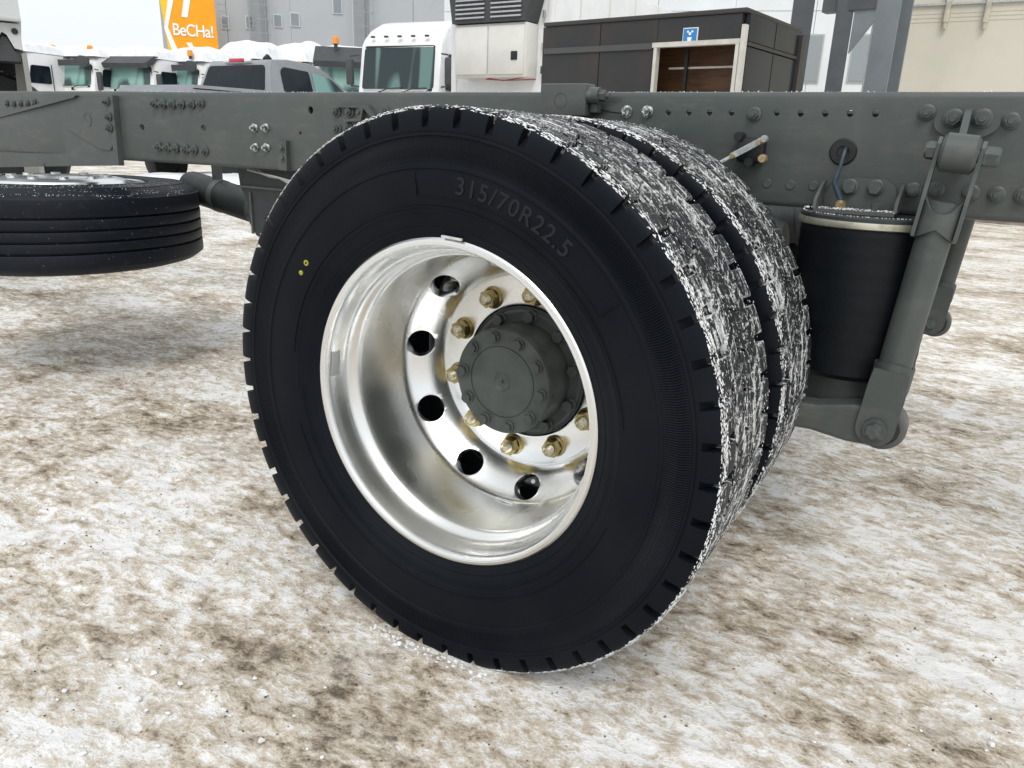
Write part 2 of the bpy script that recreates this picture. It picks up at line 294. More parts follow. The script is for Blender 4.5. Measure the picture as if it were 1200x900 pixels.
# ------------------------------------------------------------------ ground
def ground():
    def axis(a, b, st, far):
        xs = list(np.arange(a, b+1e-6, st)); s = st; x = b; 
        while x < far: s *= 1.12; x += s; xs.append(x)
        s = st; x = a; pre = []
        while x > -far: s *= 1.12; x -= s; pre.append(x)
        return np.array(pre[::-1]+xs)
    xs = axis(-1.9, 2.4, .0125, 900); ys = axis(-.75, 2.6, .0125, 900)
    X, Y = np.meshgrid(xs, ys, indexing='ij'); Z = np.zeros_like(X)
    nx, ny = X.shape
    nz = noise.noise
    for i in range(nx):
        x = xs[i]
        for j in range(ny):
            y = ys[j]
            if abs(x) < 9 and abs(y) < 14:
                h = .011*nz((x*.9, y*1.1, 0)) + .007*nz((x*4, y*5, 3))
                if -2.8 < x < 3 and -1.2 < y < 4:
                    h += .0055*nz((x*13, y*19, 6)) + .0045*nz((x*34, y*46, 9))
                if abs(x) < .5 and -.12 < y < .75:                 # snow pressed down under the treads and squeezed up round them
                    e = math.hypot(max(0, abs(x)-.06)/.07, max(0, max(-y, y-.63))/.035); h += .012*math.exp(-(e-1)**2*2.2)*(.6+.8*nz((x*30, y*30, 1)))
                d = math.hypot(x/.35, (y-.33)/.5)          # trodden flat under the duals
                Z[i, j] = h*min(1, .25+.75*max(0, d-.4))
    V = np.stack([X, Y, Z], -1).reshape(-1, 3)
    I = np.arange(nx*ny).reshape(nx, ny)
    F = np.stack([I[:-1, :-1], I[1:, :-1], I[1:, 1:], I[:-1, 1:]], -1).reshape(-1, 4)
    me = bpy.data.meshes.new('ground'); me.from_pydata(V.tolist(), [], F.tolist()); me.update()
    me.polygons.foreach_set('use_smooth', [True]*len(me.polygons))
    m = bpy.data.materials.new('trodden_snow'); m.use_nodes = True; t = m.node_tree; b = t.nodes['Principled BSDF']; N = t.nodes.new; L = t.links.new
    tc = N('ShaderNodeTexCoord')
    def nzn(scale, det, rough, st, rotz=0, dist=0):
        mp = N('ShaderNodeMapping'); mp.inputs['Scale'].default_value = st; mp.inputs['Rotation'].default_value = (0, 0, rotz); L(tc.outputs['Object'], mp.inputs[0])
        n = N('ShaderNodeTexNoise'); n.inputs['Scale'].default_value = scale; n.inputs['Detail'].default_value = det; n.inputs['Roughness'].default_value = rough; n.inputs['Distortion'].default_value = dist
        L(mp.outputs[0], n.inputs[0]); return n.outputs[0]
    def rng_(v, a, b_, c=0, d=1, sm=True):
        r = N('ShaderNodeMapRange'); r.inputs[1].default_value = a; r.inputs[2].default_value = b_; r.inputs[3].default_value = c; r.inputs[4].default_value = d
        if sm: r.interpolation_type = 'SMOOTHSTEP'
        L(v, r.inputs[0]); return r.outputs[0]
    def mth(op, a, b_, c=None):
        k = N('ShaderNodeMath'); k.operation = op
        for i, q in enumerate((a, b_, c)):
            if q is None: continue
            if isinstance(q, (int, float)): k.inputs[i].default_value = q
            else: L(q, k.inputs[i])
        return k.outputs[0]
    def mixc(f, a, b_):
        k = N('ShaderNodeMix'); k.data_type = 'RGBA'
        if isinstance(f, float): k.inputs[0].default_value = f
        else: L(f, k.inputs[0])
        for i, q in ((6, a), (7, b_)):
            if isinstance(q, tuple): k.inputs[i].default_value = (*q, 1)
            else: L(q, k.inputs[i])
        return k.outputs[2]
    big = nzn(1.5, 4, .55, (1, 1.2, 1), .3)
    mid = nzn(9, 8, .66, (1, 1.7, 1), -.15, .5)
    fine = nzn(31, 7, .70, (1, 1.7, 1), -.35, .45)
    tiny = nzn(190, 4, .6, (1, 1.3, 1), .2)
    # dirtiness field
    d0 = mth('MULTIPLY_ADD', big, .78, mth('MULTIPLY', mid, .86))
    d1 = mth('MULTIPLY_ADD', fine, .90, d0)
    d2 = mth('MULTIPLY_ADD', tiny, .34, d1)
    beige = rng_(d2, 1.305, 1.47); brown = rng_(d2, 1.425, 1.62); dark = rng_(d2, 1.57, 1.73)
    c = mixc(beige, (.86, .85, .835), (.60, .535, .445))
    c = mixc(brown, c, (.34, .275, .205))
    c = mixc(dark, c, (.14, .11, .08))
    # greyish compacted ice patches
    ice = rng_(nzn(3.1, 5, .6, (1, 1, 1), 1.1), .52, .68, 0, .22)
    c = mixc(ice, c, (.60, .60, .60))
    # specks of grit
    vo = N('ShaderNodeTexVoronoi'); vo.inputs['Scale'].default_value = 46; vo.inputs['Randomness'].default_value = 1; L(tc.outputs['Object'], vo.inputs[0])
    sp = mth('MULTIPLY', rng_(vo.outputs['Distance'], .10, .17, 1, 0), rng_(nzn(20, 2, .5, (1, 1, 1)), .50, .58))
    c = mixc(mth('MULTIPLY', sp, .8), c, (.12, .10, .08))
    L(c, b.inputs['Base Color'])
    b.inputs['Roughness'].default_value = .75; b.inputs['Specular IOR Level'].default_value = .3
    L(rng_(mid, .4, .6, .8, .5), b.inputs['Roughness'])
    hgt = mth('MULTIPLY_ADD', fine, 1.0, mth('MULTIPLY', tiny, .35)); hgt = mth('MULTIPLY_ADD', mid, 1.6, hgt); hgt = mth('MULTIPLY_ADD', brown, -.25, hgt)
    bp = N('ShaderNodeBump'); bp.inputs['Distance'].default_value = .009; bp.inputs['Strength'].default_value = .7; L(hgt, bp.inputs['Height']); L(bp.outputs[0], b.inputs['Normal'])
    me.materials.append(m)
    o = bpy.data.objects.new('ground', me); C.objects.link(o); o['kind'] = 'structure'; o['label'] = 'trodden dirty snow over the yard'
ground()
def scatter():
    rnd = random.Random(11); b = MB(); g = MB()
    def cr(mb, x, y, s_, flat=.6):
        z = .002; n = 5; v = [Vector((x+math.cos(k*1.2566+s_*99)*s_*rnd.uniform(.6, 1.3), y+math.sin(k*1.2566+s_*99)*s_*rnd.uniform(.6, 1.3), z-s_*.3)) for k in range(n)]+[Vector((x+rnd.uniform(-.3, .3)*s_, y+rnd.uniform(-.3, .3)*s_, z+s_*flat))]
        m_ = [v[k].lerp(v[5], .45)+Vector((v[k].x-x, v[k].y-y, 0))*.25+Vector((0, 0, s_*.12)) for k in range(n)]
        mb.add(v+m_, [(k, (k+1) % n, 6+(k+1) % n, 6+k) for k in range(n)]+[(6+k, 6+(k+1) % n, 5) for k in range(n)])
    for i in range(2600):
        x = rnd.uniform(-2.6, 2.2); y = rnd.uniform(-.7, 2.2)**1
        if noise.noise((x*2.2, y*2.6, 4)) < -.05: continue
        cr(b, x, y, abs(rnd.gauss(.0022, .0016))+.0010)
    for i in range(260):                                               # pushed up along the contact of the duals
        k = rnd.random(); y = rnd.uniform(-.03, .66); sx_ = rnd.choice((-1, 1))
        if k < .5: x = sx_*(.085+abs(rnd.gauss(0, .035)))
        else: x = rnd.uniform(-.15, .15); y = -.004-abs(rnd.gauss(0, .014))
        cr(b, x, y, abs(rnd.gauss(.0022, .0018))+.0010, .7)
    for i in range(1000): cr(g, rnd.uniform(-2.2, 2), rnd.uniform(-.7, 1.6), rnd.uniform(.0008, .0028), .7)
    for mb, nm, mt in ((b, 'snow_lumps', SNOWC), (g, 'grit', M('grit', (.10, .085, .07), .8, var=.5, vs=60))):
        me = mb.mesh(nm, False); me.materials.append(mt); o = bpy.data.objects.new(nm, me); C.objects.link(o); o['kind'] = 'stuff'; o['label'] = 'small lumps of snow on the trodden ground' if nm == 'snow_lumps' else 'dark grit scattered on the snow'
scatter()

# ------------------------------------------------------------------ the truck chassis
ZC = .495
truck = thing('truck_chassis', 'dark grey bare truck chassis frame with twin rear wheels, standing on trodden snow', 'truck chassis', (0, 1.2, 0))

# shared bolts (axis -Y, standing on a web at y = 0)
def bolt_mesh(name, rw, rh, h, hs, mat, stud=True):
    b = MB(); b.lathe([(rw*.55, 0), (rw, -.0005), (rw, -.0035), (rw*.9, -.0045), (rh*.8, -.005)], 16)
    b.cyl((0, -.004, 0), (0, -.004-h, 0), rh, rh*.96, 6, ph=hs)
    if stud:
        b.cyl((0, -.004-h, 0), (0, -.006-h-.004, 0), rh*.55, rh*.5, 10); 
    me = b.mesh(name, True, 30); me.materials.append(mat); return me
BM = bolt_mesh('bolt', .0155, .0115, .010, .3, PAINT2)
BMW = bolt_mesh('bolt', .0140, .0105, .009, .1, M('snowy_bolt', (.62, .64, .63), .6, col2=(.09, .105, .10), vs=110, vfac=(.40, .52)))
BMS = bolt_mesh('bolt', .0125, .0095, .006, .5, PAINT2, False)

def bend(x): return -.055*min(1, max(0, (-1.52-x)/.42)) - .03*min(1, max(0, (-1.94-x)/2))     # rail splays outward ahead of the joggle
def rail(sign, y0, name, holes=True):
    zt, zb, fl, tk = 1.069, .835, .078, .008
    sec = [(0, zb+.012), (0, zt-.012), (.0015, zt-.006), (.0045, zt-.002), (.010, zt), (fl, zt), (fl, zt-tk), (.013, zt-tk), (tk, zt-tk-.006), (tk, zb+tk+.006), (.013, zb+tk), (fl, zb+tk), (fl, zb), (.010, zb), (.0045, zb+.002), (.0015, zb+.006)]
    xs = [-4.6, -3.4, -2.6, -1.94, -1.85, -1.75, -1.65, -1.58, -1.52, -1.3, -.5, .5, 1.1, 1.75]
    b = MB(); n = len(sec); vs = []
    for x in xs:
        for (q, z) in sec: vs.append((x, y0+sign*(q+bend(x)), z))
    fs = [(i*n+j, i*n+(j+1) % n, (i+1)*n+(j+1) % n, (i+1)*n+j) for i in range(len(xs)-1) for j in range(n)]
    fs += [tuple(range(n)), tuple(range((len(xs)-1)*n, len(xs)*n))]
    b.add(vs, fs)
    o = obj(name, b, PAINT, truck, True, ang=28)
    if holes:
        cb = MB()
        for (px, py, r) in [(783, 132, .0068), (807, 132, .0068), (831, 132, .0068), (857, 132, .0068), (910, 132, .0068), (938, 133, .0068), (967, 133, .0068), (996, 133, .0068), (1026, 133, .0068),
                            (364, 129, .011), (352, 156, .005), (163, 149, .011), (239, 150, .011)]:
            p = at(px, py, .75+bend(-1.9 if px < 200 else 0)); cb.cyl((p.x, .5, p.z), (p.x, .79, p.z), r, n=18)
        cme = cb.mesh('cut'); co = bpy.data.objects.new('cut', cme); C.objects.link(co)
        md = o.modifiers.new('b', 'BOOLEAN'); md.object = co; md.operation = 'DIFFERENCE'; md.solver = 'EXACT'
        bpy.context.view_layer.update()
        dg = bpy.context.evaluated_depsgraph_get(); me = bpy.data.meshes.new_from_object(o.evaluated_get(dg)); o.modifiers.clear(); o.data = me
        bpy.data.objects.remove(co)
    return o
near = rail(1, .75, 'frame_rail')
far = rail(-1, 1.65, 'frame_rail', False)
def bolts(lst, me, Y, parent, name='bolt'):
    for (px, py) in lst:
        p = at(px, py, Y); 
        Yy = Y
        if Y == .75: Yy = .75+bend(p.x); p = at(px, py, Yy)
        obj(name, me, None, parent, at0=(p.x, Yy-.0004, p.z), rot=Matrix.Rotation(random.uniform(0, 1), 4, 'Y'))
bolts([(181, 121), (191, 122), (202, 122), (213, 122), (225, 122), (236, 121), (186, 172), (196, 173), (206, 174), (218, 175), (228, 176), (241, 177)], BM, .75, near)
bolts([(8, 121), (16, 121.5), (24, 121), (32, 121), (40, 120)], BMS, .75, near)
bolts([(299, 150), (312, 150), (300, 173), (313, 173), (735, 131), (759, 131)], BMW, .75, near)
bolts([(884, 134), (1086, 132), (1185, 142), (1070, 223), (1138, 226), (1168, 228), (1199, 230), (1097, 222)], BM, .75, near)
FL = MB().lathe([(0, -.0012), (.0085, -.0012), (.0105, .0012)], 16).mesh('bolt', True); FL.materials.append(PAINT)
bolts([(899, 215), (926, 217), (953, 218)], FL, .7495, near)
# cross members
for x in (-3.2, -1.05, .55, 1.5):
    b = MB(); b.box((x, 1.2, .95), (.09, .86, .16), b=.012); obj('cross_member', b, PAINT, truck)

# front side plate, gusset, flange
YP = .69
b = MB()
pts = [at(x, y, YP) for x, y in ((136, 113), (111, 113), (88, 113), (0, 137), (-90, 160), (-90, 198), (0, 196), (60, 195), (141, 194))]
b.prism([(p.x, p.z) for p in pts], YP, YP+.007)
sp_ = obj('side_plate', b, PAINT, truck, False)
b = MB(); q = [at(x, y, YP) for x, y in ((92, 112), (88, 111), (0, 135), (-90, 158), (-90, 161), (0, 138.5), (90, 114.5))]
b.prism([(p.x, p.z) for p in q], YP-.012, YP+.03); obj('plate_edge', b, PAINT, sp_, False)
b = MB(); q = rounded([(p.x, p.z) for p in [at(x, y, YP) for x, y in ((134, 114), (112, 114), (76, 133), (79, 150), (120, 175), (133, 176))]], .02)
b.prism(q, YP-.006, YP+.001); g = obj('gusset_plate', b, PAINT, sp_, False)
p = at(102, 140, YP-.008); b = MB(); b.lathe([(0, .001), (.019, .001), (.021, -.0015), (.024, -.0015), (.025, .004)], 20); obj('round_disc', b, PAINT, g, at0=(p.x, YP-.006, p.z))
b = MB(); pa = at(134, 112, YP); pb = at(142, 194, YP); b.prism([(pa.x-.003, pa.z), (pa.x+.009, pa.z), (pb.x+.009, pb.z), (pb.x-.003, pb.z)], YP-.014, YP+.007); obj('flange', b, PAINT, sp_, False)
b = MB(); pa = at(120, 113, YP-.02); pb = at(130, 176, YP-.02); b.prism([(pa.x, pa.z), (pa.x+.03, pa.z), (pb.x+.03, pb.z), (pb.x, pb.z)], YP-.012, YP-.0065); obj('backing_strip', b, PAINT, g, False)
bolts([(125, 119), (128, 137), (129, 150)], BM, YP-.013, g)
for (x, y) in ((8, 162), (29, 161), (26, 138), (52, 193)):
    p = at(x, y, YP); b = MB(); b.cyl((0, -.0008, 0), (0, .002, 0), .0055, n=12); obj('round_disc', b, BLACK, sp_, at0=(p.x, YP, p.z))  # black discs stand in for the dark inside small open holes
# small angle bracket under the rail, and little bent bracket near the tyre
b = MB(); p = at(335, 165, .74); q = at(336, 200, .74); b.prism([(p.x, p.z), (p.x+.006, p.z), (q.x+.006, q.z), (q.x, q.z)], .734, .749); b.box((p.x-.022, .7455, (p.z+q.z)/2), (.04, .0065, (p.z-q.z))); br = obj('angle_bracket', b, PAINT, truck, False)
bolts([(331, 172), (332, 184)], BMS, .742, br)
b = MB(); P4 = [at(x, y, .744) for x, y in ((396, 123), (432, 123), (447, 142), (442, 143), (428, 127), (425, 142), (405, 143), (405, 140), (421, 139), (423, 126.5), (396, 126))]
b.prism([(p.x, p.z) for p in P4], .735, .7495); lb = obj('wire_bracket', b, PAINT, truck, False)
bolts([(395, 131), (411, 131), (424, 132), (452, 131), (396, 151), (409, 150), (424, 151)], BM, .75, near)
# box bracket standing over the rail top
b = MB(); A = at(634, 99, .70); B = at(688, 99, .70)
x0, x1, zt, zb = A.x, B.x, A.z+.002, 1.012
b.box(((x0+x1)/2, .723, (zt+zb)/2), (x1-x0, .052, zt-zb), b=.004); bb = obj('spring_stop_bracket', b, PAINT, truck, ang=30)
p = at(657, 118, .697); b = MB(); b.lathe([(.0165, -.0008), (.016, .0001), (.0155, .012), (0, .0121)], 24); obj('bore_shade', b, BLACK, bb, at0=(p.x, .697, p.z))  # black cup paints the shade inside the hole; the bracket is not cut
b = MB(); b.box((x1+.012, .73, 1.045), (.022, .03, .05), b=.004); b.cyl((x1+.0, .715, 1.058), (x1+.028, .715, 1.058), .019, n=18); b.cyl((x1+.028, .715, 1.058), (x1+.044, .715, 1.058), .013, n=6); b.cyl((x1+.044, .715, 1.058), (x1+.052, .715, 1.058), .007, n=10); obj('clamp_bolt', b, PAINT2, bb)
b = MB(); b.tube([at(704, 128, .74), at(715, 131, .742), at(732, 133, .744)], .0018, 6); obj('wire', b, BLACK, bb)

# level sensor
ls = MB(); p = at(880, 176, .73); ls.box((p.x, .735, p.z), (.058, .028, .05), b=.006)
for (x, y) in ((867, 160), (879, 190)): q = at(x, y, .73); ls.cyl((q.x, .715, q.z), (q.x, .745, q.z), .0095, n=14)
lv = obj('level_sensor', ls, BLACK, truck)
b = MB(); a_ = at(895, 163, .70); c_ = at(857, 183, .70); d = (a_-c_).normalized(); nrm = Vector((-d.z, 0, d.x))*.0065
b.prism([(v.x, v.z) for v in (a_+nrm, a_+d*.006, a_-nrm, c_-nrm, c_-d*.006, c_+nrm)], .700, .705); obj('lever', b, GALV, lv, False)
e_ = at(838, 194, .66); b = MB(); b.tube([c_+Vector((0, .004, 0)), e_], .0045, 8); obj('rod', b, GALV, lv)
for (x, y, r, mt) in ((895, 163, .008, GALV), (889, 167, .006, BRASS), (893, 186, .0095, BRASS), (858, 183, .006, BRASS)):
    q = at(x, y, .696); b = MB(); b.lathe([(0, -.004), (r*.8, -.004), (r, -.001), (r, .008)], 14); obj('fitting', b, mt, lv, at0=(q.x, .697, q.z))
# grommet with hose
p = at(988, 178, .748); b = MB(); b.lathe([(0, -.001), (.011, -.0015), (.012, -.004), (.024, -.004), (.027, -.001), (.027, .002)], 28); gr = obj('rubber_grommet', b, BLACK, truck, at0=(p.x, .7495, p.z))
f_ = at(984, 243, .70)
b = MB(); pts = [Vector((p.x+.004, .749, p.z+.008)), Vector((p.x+.008, .715, p.z+.002)), Vector((p.x+.006, .703, p.z-.03)), (Vector((p.x, .70, p.z-.06))), f_+Vector((0, 0, .012))]
fine_pts = []
for i in range(len(pts)-1):
    for k in range(4): fine_pts.append(pts[i].lerp(pts[i+1], k/4))
fine_pts.append(pts[-1]); b.tube(fine_pts, [.0035]*10+[.0052]*(len(fine_pts)-10), 10); obj('air_hose', b, M('hose', (.03, .05, .075), .4), truck)
b = MB(); b.cyl(f_+Vector((0, 0, -.01)), f_+Vector((0, 0, .01)), .011, n=6); b.cyl(f_+Vector((0, 0, .01)), f_+Vector((0, 0, .014)), .008, n=12); fit_ = b

# air spring
sx, sy = .560, .745
asp = empty('air_spring', (sx, sy, .66), truck)
b = MB(); b.lathe([(0, .835), (.135, .835), (.139, .832), (.139, .826), (0, .826)], 48, 'Z'); obj('top_plate', b, DARKP, asp, at0=(sx, sy, 0), label='dark top plate with snow grains')
b = MB(); b.lathe([(.136, .826), (.141, .825), (.1425, .819), (.1415, .813), (.137, .811), (.11, .811)], 64, 'Z'); obj('bead_ring', b, ZINC, asp, at0=(sx, sy, 0), label='yellowish zinc bead ring')
prof = [(.134, .812)]+[((.1355)+.002*math.sin((i/24)*PI)-.004*(i/24)+.0006*math.sin(i*2.2), .808-.29*i/24) for i in range(25)]+[(.124, .511), (.115, .505), (.10, .504)]
b = MB(); b.lathe(prof, 64, 'Z'); obj('bellows', b, BELLOW, asp, at0=(sx, sy, 0), label='black rubber bellows')
b = MB(); b.box((0, 0, 0), (.05, .0012, .024)); q = at(1040, 330, sy-.118); obj('moulded_label', b, BLACK, asp, at0=(sx+.131*math.cos(R(-72)), sy+.131*math.sin(R(-72)), .70), rot=Matrix.Rotation(R(18), 4, 'Z'))
b = MB(); b.lathe([(.100, .506), (.098, .46), (.090, .425), (.08, .415), (0, .415)], 48, 'Z'); obj('piston', b, PAINT, asp, at0=(sx, sy, 0))
# its bracket on the web: back plate, floor, two wings
Yb = .742
bp_ = [at(x, y, Yb) for x, y in ((958, 248), (958, 238), (978, 212), (1000, 208), (1040, 210), (1050, 220), (1053, 250))]
b = MB(); b.prism(rounded([(q.x, q.z) for q in bp_], .006), Yb, Yb+.0075); ab = obj('air_spring_bracket', b, PAINT, truck, False)
l0 = at(958, 245, .70).x; l1 = at(1051, 250, .70).x
b = MB(); b.box(((l0+l1)/2, .695, .8395), (l1-l0, .09, .007)); obj('bracket_floor', b, PAINT, ab, False)
for s_, xx in ((0, l0), (1, l1)):
    b = MB(); b.prism([(.742, .895), (.72, .893), (.66, .862), (.655, .843), (.742, .843)], xx-.003, xx+.003, 'YZ'); obj('bracket_wing', b, PAINT, ab, False)
bolts([(996, 219), (1026, 220)], bolt_mesh('bolt', .0165, .0135, .010, 0, PAINT2, False), Yb, ab)
q = at(1027, 247, .70); b = MB(); b.cyl((q.x, .70, .843), (q.x, .70, .856), .012, n=6); obj('nut', b, PAINT2, ab)
obj('hose_fitting', fit_, BRASS, ab)
crumbs = MB()
def crumb(mb, c, s, rnd=random):
    bm_v = []; 
    for d in ((1, 0, 0), (-1, 0, 0), (0, 1, 0), (0, -1, 0), (0, 0, 1), (0, 0, -1)):
        k = s*rnd.uniform(.5, 1.2); bm_v.append(Vector(c)+Vector(d)*k+Vector((rnd.uniform(-1, 1), rnd.uniform(-1, 1), rnd.uniform(-1, 1)))*s*.3)
    mb.add(bm_v, [(0, 2, 4), (2, 1, 4), (1, 3, 4), (3, 0, 4), (2, 0, 5), (1, 2, 5), (3, 1, 5), (0, 3, 5)])
for i in range(220): crumb(crumbs, (random.uniform(l0-.02, l1), random.uniform(.652, .70), .8435+random.uniform(0, .001)), random.uniform(.0008, .0022))
for i in range(160):
    a = random.uniform(PI, 1.9*PI); crumb(crumbs, (sx+.134*math.cos(a), sy+.134*math.sin(a), .8355), random.uniform(.0006, .0018))
for i in range(500):
    x = random.uniform(-2.4, 1.2); crumb(crumbs, (x, .755+bend(x)+abs(random.gauss(0, .012)), 1.0692), random.uniform(.0006, .0022))
obj('snow_grains', crumbs, SNOWC, truck, False, kind='stuff')

# stabiliser link (near and far side)
def stab_link(Y, dx, sgn):
    """sgn -1 : outboard is -Y"""
    e = empty('stabiliser_link', (.67+dx, Y, .7), truck)
    U = Vector((.696+dx, Y, .957)); Lw = Vector((.650+dx, Y, .432)); ax = (U-Lw).normalized()
    t0 = U-ax*.105; t1 = Lw+ax*.10
    b = MB(); b.cyl(t0+ax*.02, t1-ax*.03, .0305, n=32); obj('tube', b, PAINT, e)
    # upper fork: split sleeve and two cheeks along X
    side = ax.cross(Vector((0, 1, 0))).normalized()*-1     # ~ +X
    fr = Vector((0, 1, 0))
    def ring(c, r, k, n=28): return [c+(side*math.cos(2*PI*i/n)+fr*math.sin(2*PI*i/n))*r for i in range(n)]
    def sleeve(c0, lens, r, n=28):
        v = []; f = []
        for i in range(n):
            a = 2*PI*i/n; d = side*math.cos(a)+fr*math.sin(a); lo, hi = lens(a)
            for rr in (r, r-.005):
                v.append(c0+d*rr+ax*lo); v.append(c0+d*rr+ax*hi)
        for i in range(n):
            a = i*4; q = ((i+1) % n)*4
            f += [(a, q, q+1, a+1), (a+2, a+3, q+3, q+2), (a+1, q+1, q+3, a+3), (a, a+2, q+2, q)]
        return MB().add(v, f)
    up = sleeve(t0, lambda a: (-.028-.022*abs(math.cos(a)), -.0+.045*max(0, abs(math.cos(a))-.35)), .0370)
    obj('sleeve', up, PAINT, e, ang=50)
    for s_ in (-1, 1):
        c = MB(); base = t0+side*s_*.0350
        pl = [(-.036, -.045), (.036, -.045), (.034, .02), (.021, .075), (.018, .118), (.009, .130), (-.009, .130), (-.018, .118), (-.021, .075), (-.034, .02)]
        v = []; 
        for off in (-.003, .0035):
            for (u_, w_) in pl: v.append(base+fr*u_*(1 if True else 1)*.8+ax*w_+side*off)
        n = len(pl); c.add(v, [tuple(range(n)), tuple(range(n, 2*n))]+[(i, (i+1) % n, n+(i+1) % n, n+i) for i in range(n)]); obj('fork', c, PAINT, e, False)
    c = MB(); c.cyl(U-side*.030, U-side*.024, .026, .034, 28, caps=True); c.cyl(U-side*.024, U+side*.024, .034, n=28); c.cyl(U+side*.024, U+side*.030, .034, .026, 28); obj('bushing', c, PAINT, e)
    c = MB(); c.cyl(U-side*.055, U+side*.045, .013, n=16); c.cyl(U+side*.039, U+side*.060, .0185, n=6); c.cyl(U-side*.052, U-side*.039, .0165, n=6); c.cyl(U+side*.060, U+side*.064, .0185, .014, 6); obj('pin', c, PAINT2, e)
    # lower fork: sleeve and two cheeks across Y
    lo = sleeve(t1, lambda a: (-.02-.03*abs(math.sin(a)), .035+.012*abs(math.sin(a))-.012), .0375)
    obj('sleeve', lo, PAINT, e, ang=50)
    for s_ in (-1, 1):
        c = MB(); yy = Y+s_*.036
        n0 = Lw; pl = []
        for k in range(13): a = PI+PI*k/12; pl.append(n0+side*math.cos(a)*.036+ax*math.sin(a)*.036)
        pl += [t1+side*.035-ax*.01, t1+side*.032+ax*.02, t1-side*.032+ax*.02, t1-side*.035-ax*.01]
        c.prism([(v.x, v.z) for v in pl], yy-.0035, yy+.0035); obj('fork', c, PAINT, e, False)
    c = MB(); c.cyl(Lw+Vector((0, sgn*.060, 0)), Lw-Vector((0, sgn*.055, 0)), .016, n=6, ph=.3); c.cyl(Lw+Vector((0, sgn*.049, 0)), Lw+Vector((0, sgn*.044, 0)), .022, n=20); obj('bolt', c, PAINT2, e)
    # arm of the stabiliser bar with its eye
    ec = Lw+Vector((.010, 0, .0))
    arm = MB(); pl = [(ec.x+.046*math.cos(a), ec.z+.046*math.sin(a)) for a in [R(-115)+R(230)*k/16 for k in range(17)]]
    pl = pl+[(ec.x-.06, ec.z+.037), (ec.x-.13, ec.z+.022), (ec.x-.48, ec.z+.014), (ec.x-.62, ec.z+.03), (ec.x-.66, ec.z-.02), (ec.x-.50, ec.z-.042), (ec.x-.13, ec.z-.034), (ec.x-.06, ec.z-.043)]
    arm.prism([(q[0], q[1]) for q in pl], Y-.030, Y+.030); o = obj('stabiliser_arm', arm, PAINT, truck, False)
    md = o.modifiers.new('bv', 'BEVEL'); md.width = .008; md.segments = 3; md.limit_method = 'ANGLE'; md.angle_limit = R(50)
    c = MB(); c.lathe([(.034, -.0315), (.030, -.033), (.020, -.033), (.018, -.031)], 24); obj('rubber_bush', c, BLACK, o, at0=(ec.x, Y, ec.z))
stab_link(.62, 0, -1)
stab_link(1.80, .03, 1)
# link bracket on the web
b = MB(); b.prism(rounded([(.645, 1.042), (.742, 1.042), (.752, 1.005), (.722, .985), (.665, .985), (.636, 1.005)], .016), .738, .7485)
lbk = obj('link_bracket', b, PAINT, truck, False)
b = MB(); b.prism([(.738, 1.038), (.700, 1.03), (.655, .99), (.62, .965), (.62, .94), (.738, .93)], .688, .700, 'YZ'); b.prism([(.62, .972), (.66, .99), (.738, .99), (.738, .935), (.62, .935)], .676, .712, 'YZ'); obj('rib', b, PAINT, lbk, False)
bolts([(1117, 139), (1151, 139)], bolt_mesh('bolt', .018, .0135, .011, 0, PAINT2), .738, lbk)

# brake chamber and axle parts between the wheels and behind
b = MB(); b.cyl((0, .42, ZC), (0, 1.98, ZC), .075, n=28); ax_ = obj('rear_axle', b, DARKP, truck)
b = MB(); b.lathe([(0, -.2), (.12, -.19), (.2, -.1), (.21, 0), (.2, .1), (.12, .19), (0, .2)], 32); obj('differential', b, DARKP, ax_, at0=(-.02, 1.2, ZC))
b = MB(); b.lathe([(.10, 0), (.215, .0), (.22, .02), (.22, .2), (.12, .21)], 40); dr = obj('brake_drum', b, DARKP, truck, at0=(0, .40, ZC)); obj('brake_drum', dr.data, None, truck, at0=(0, 1.79, ZC))
for yy in (.80, 1.60):
    b = MB(); b.cyl((.20, yy-.08, .74), (.36, yy-.08, .76), .075, n=28); b.cyl((.36, yy-.08, .76), (.40, yy-.08, .765), .065, .04, 28); b.cyl((.275, yy-.08, .749), (.295, yy-.08, .752), .083, n=28); obj('brake_chamber', b, DARKP, truck)
pts = [at(228, 219.5, 1.2), at(300, 243, 1.2)]; d = (pts[1]-pts[0]).normalized(); L0 = pts[0]-d*.02; L1 = pts[1]+d*.45
b = MB(); b.tube([L0-d*.030, L0-d*.022, L0-d*.008, L0+d*.01, L1-d*.01, L1+d*.015, L1+d*.03], [.02, .045, .062, .067, .067, .055, .02], 32); tank = obj('air_tank', b, DARKP, truck)
for t_ in (.18, .42): b = MB(); c_ = L0+d*t_; b.tube([c_, c_+d*.03], .0695, 32); b.box((c_.x, c_.y, c_.z+.10), (.03, .03, .10)); obj('tank_strap', b, PAINT, tank)
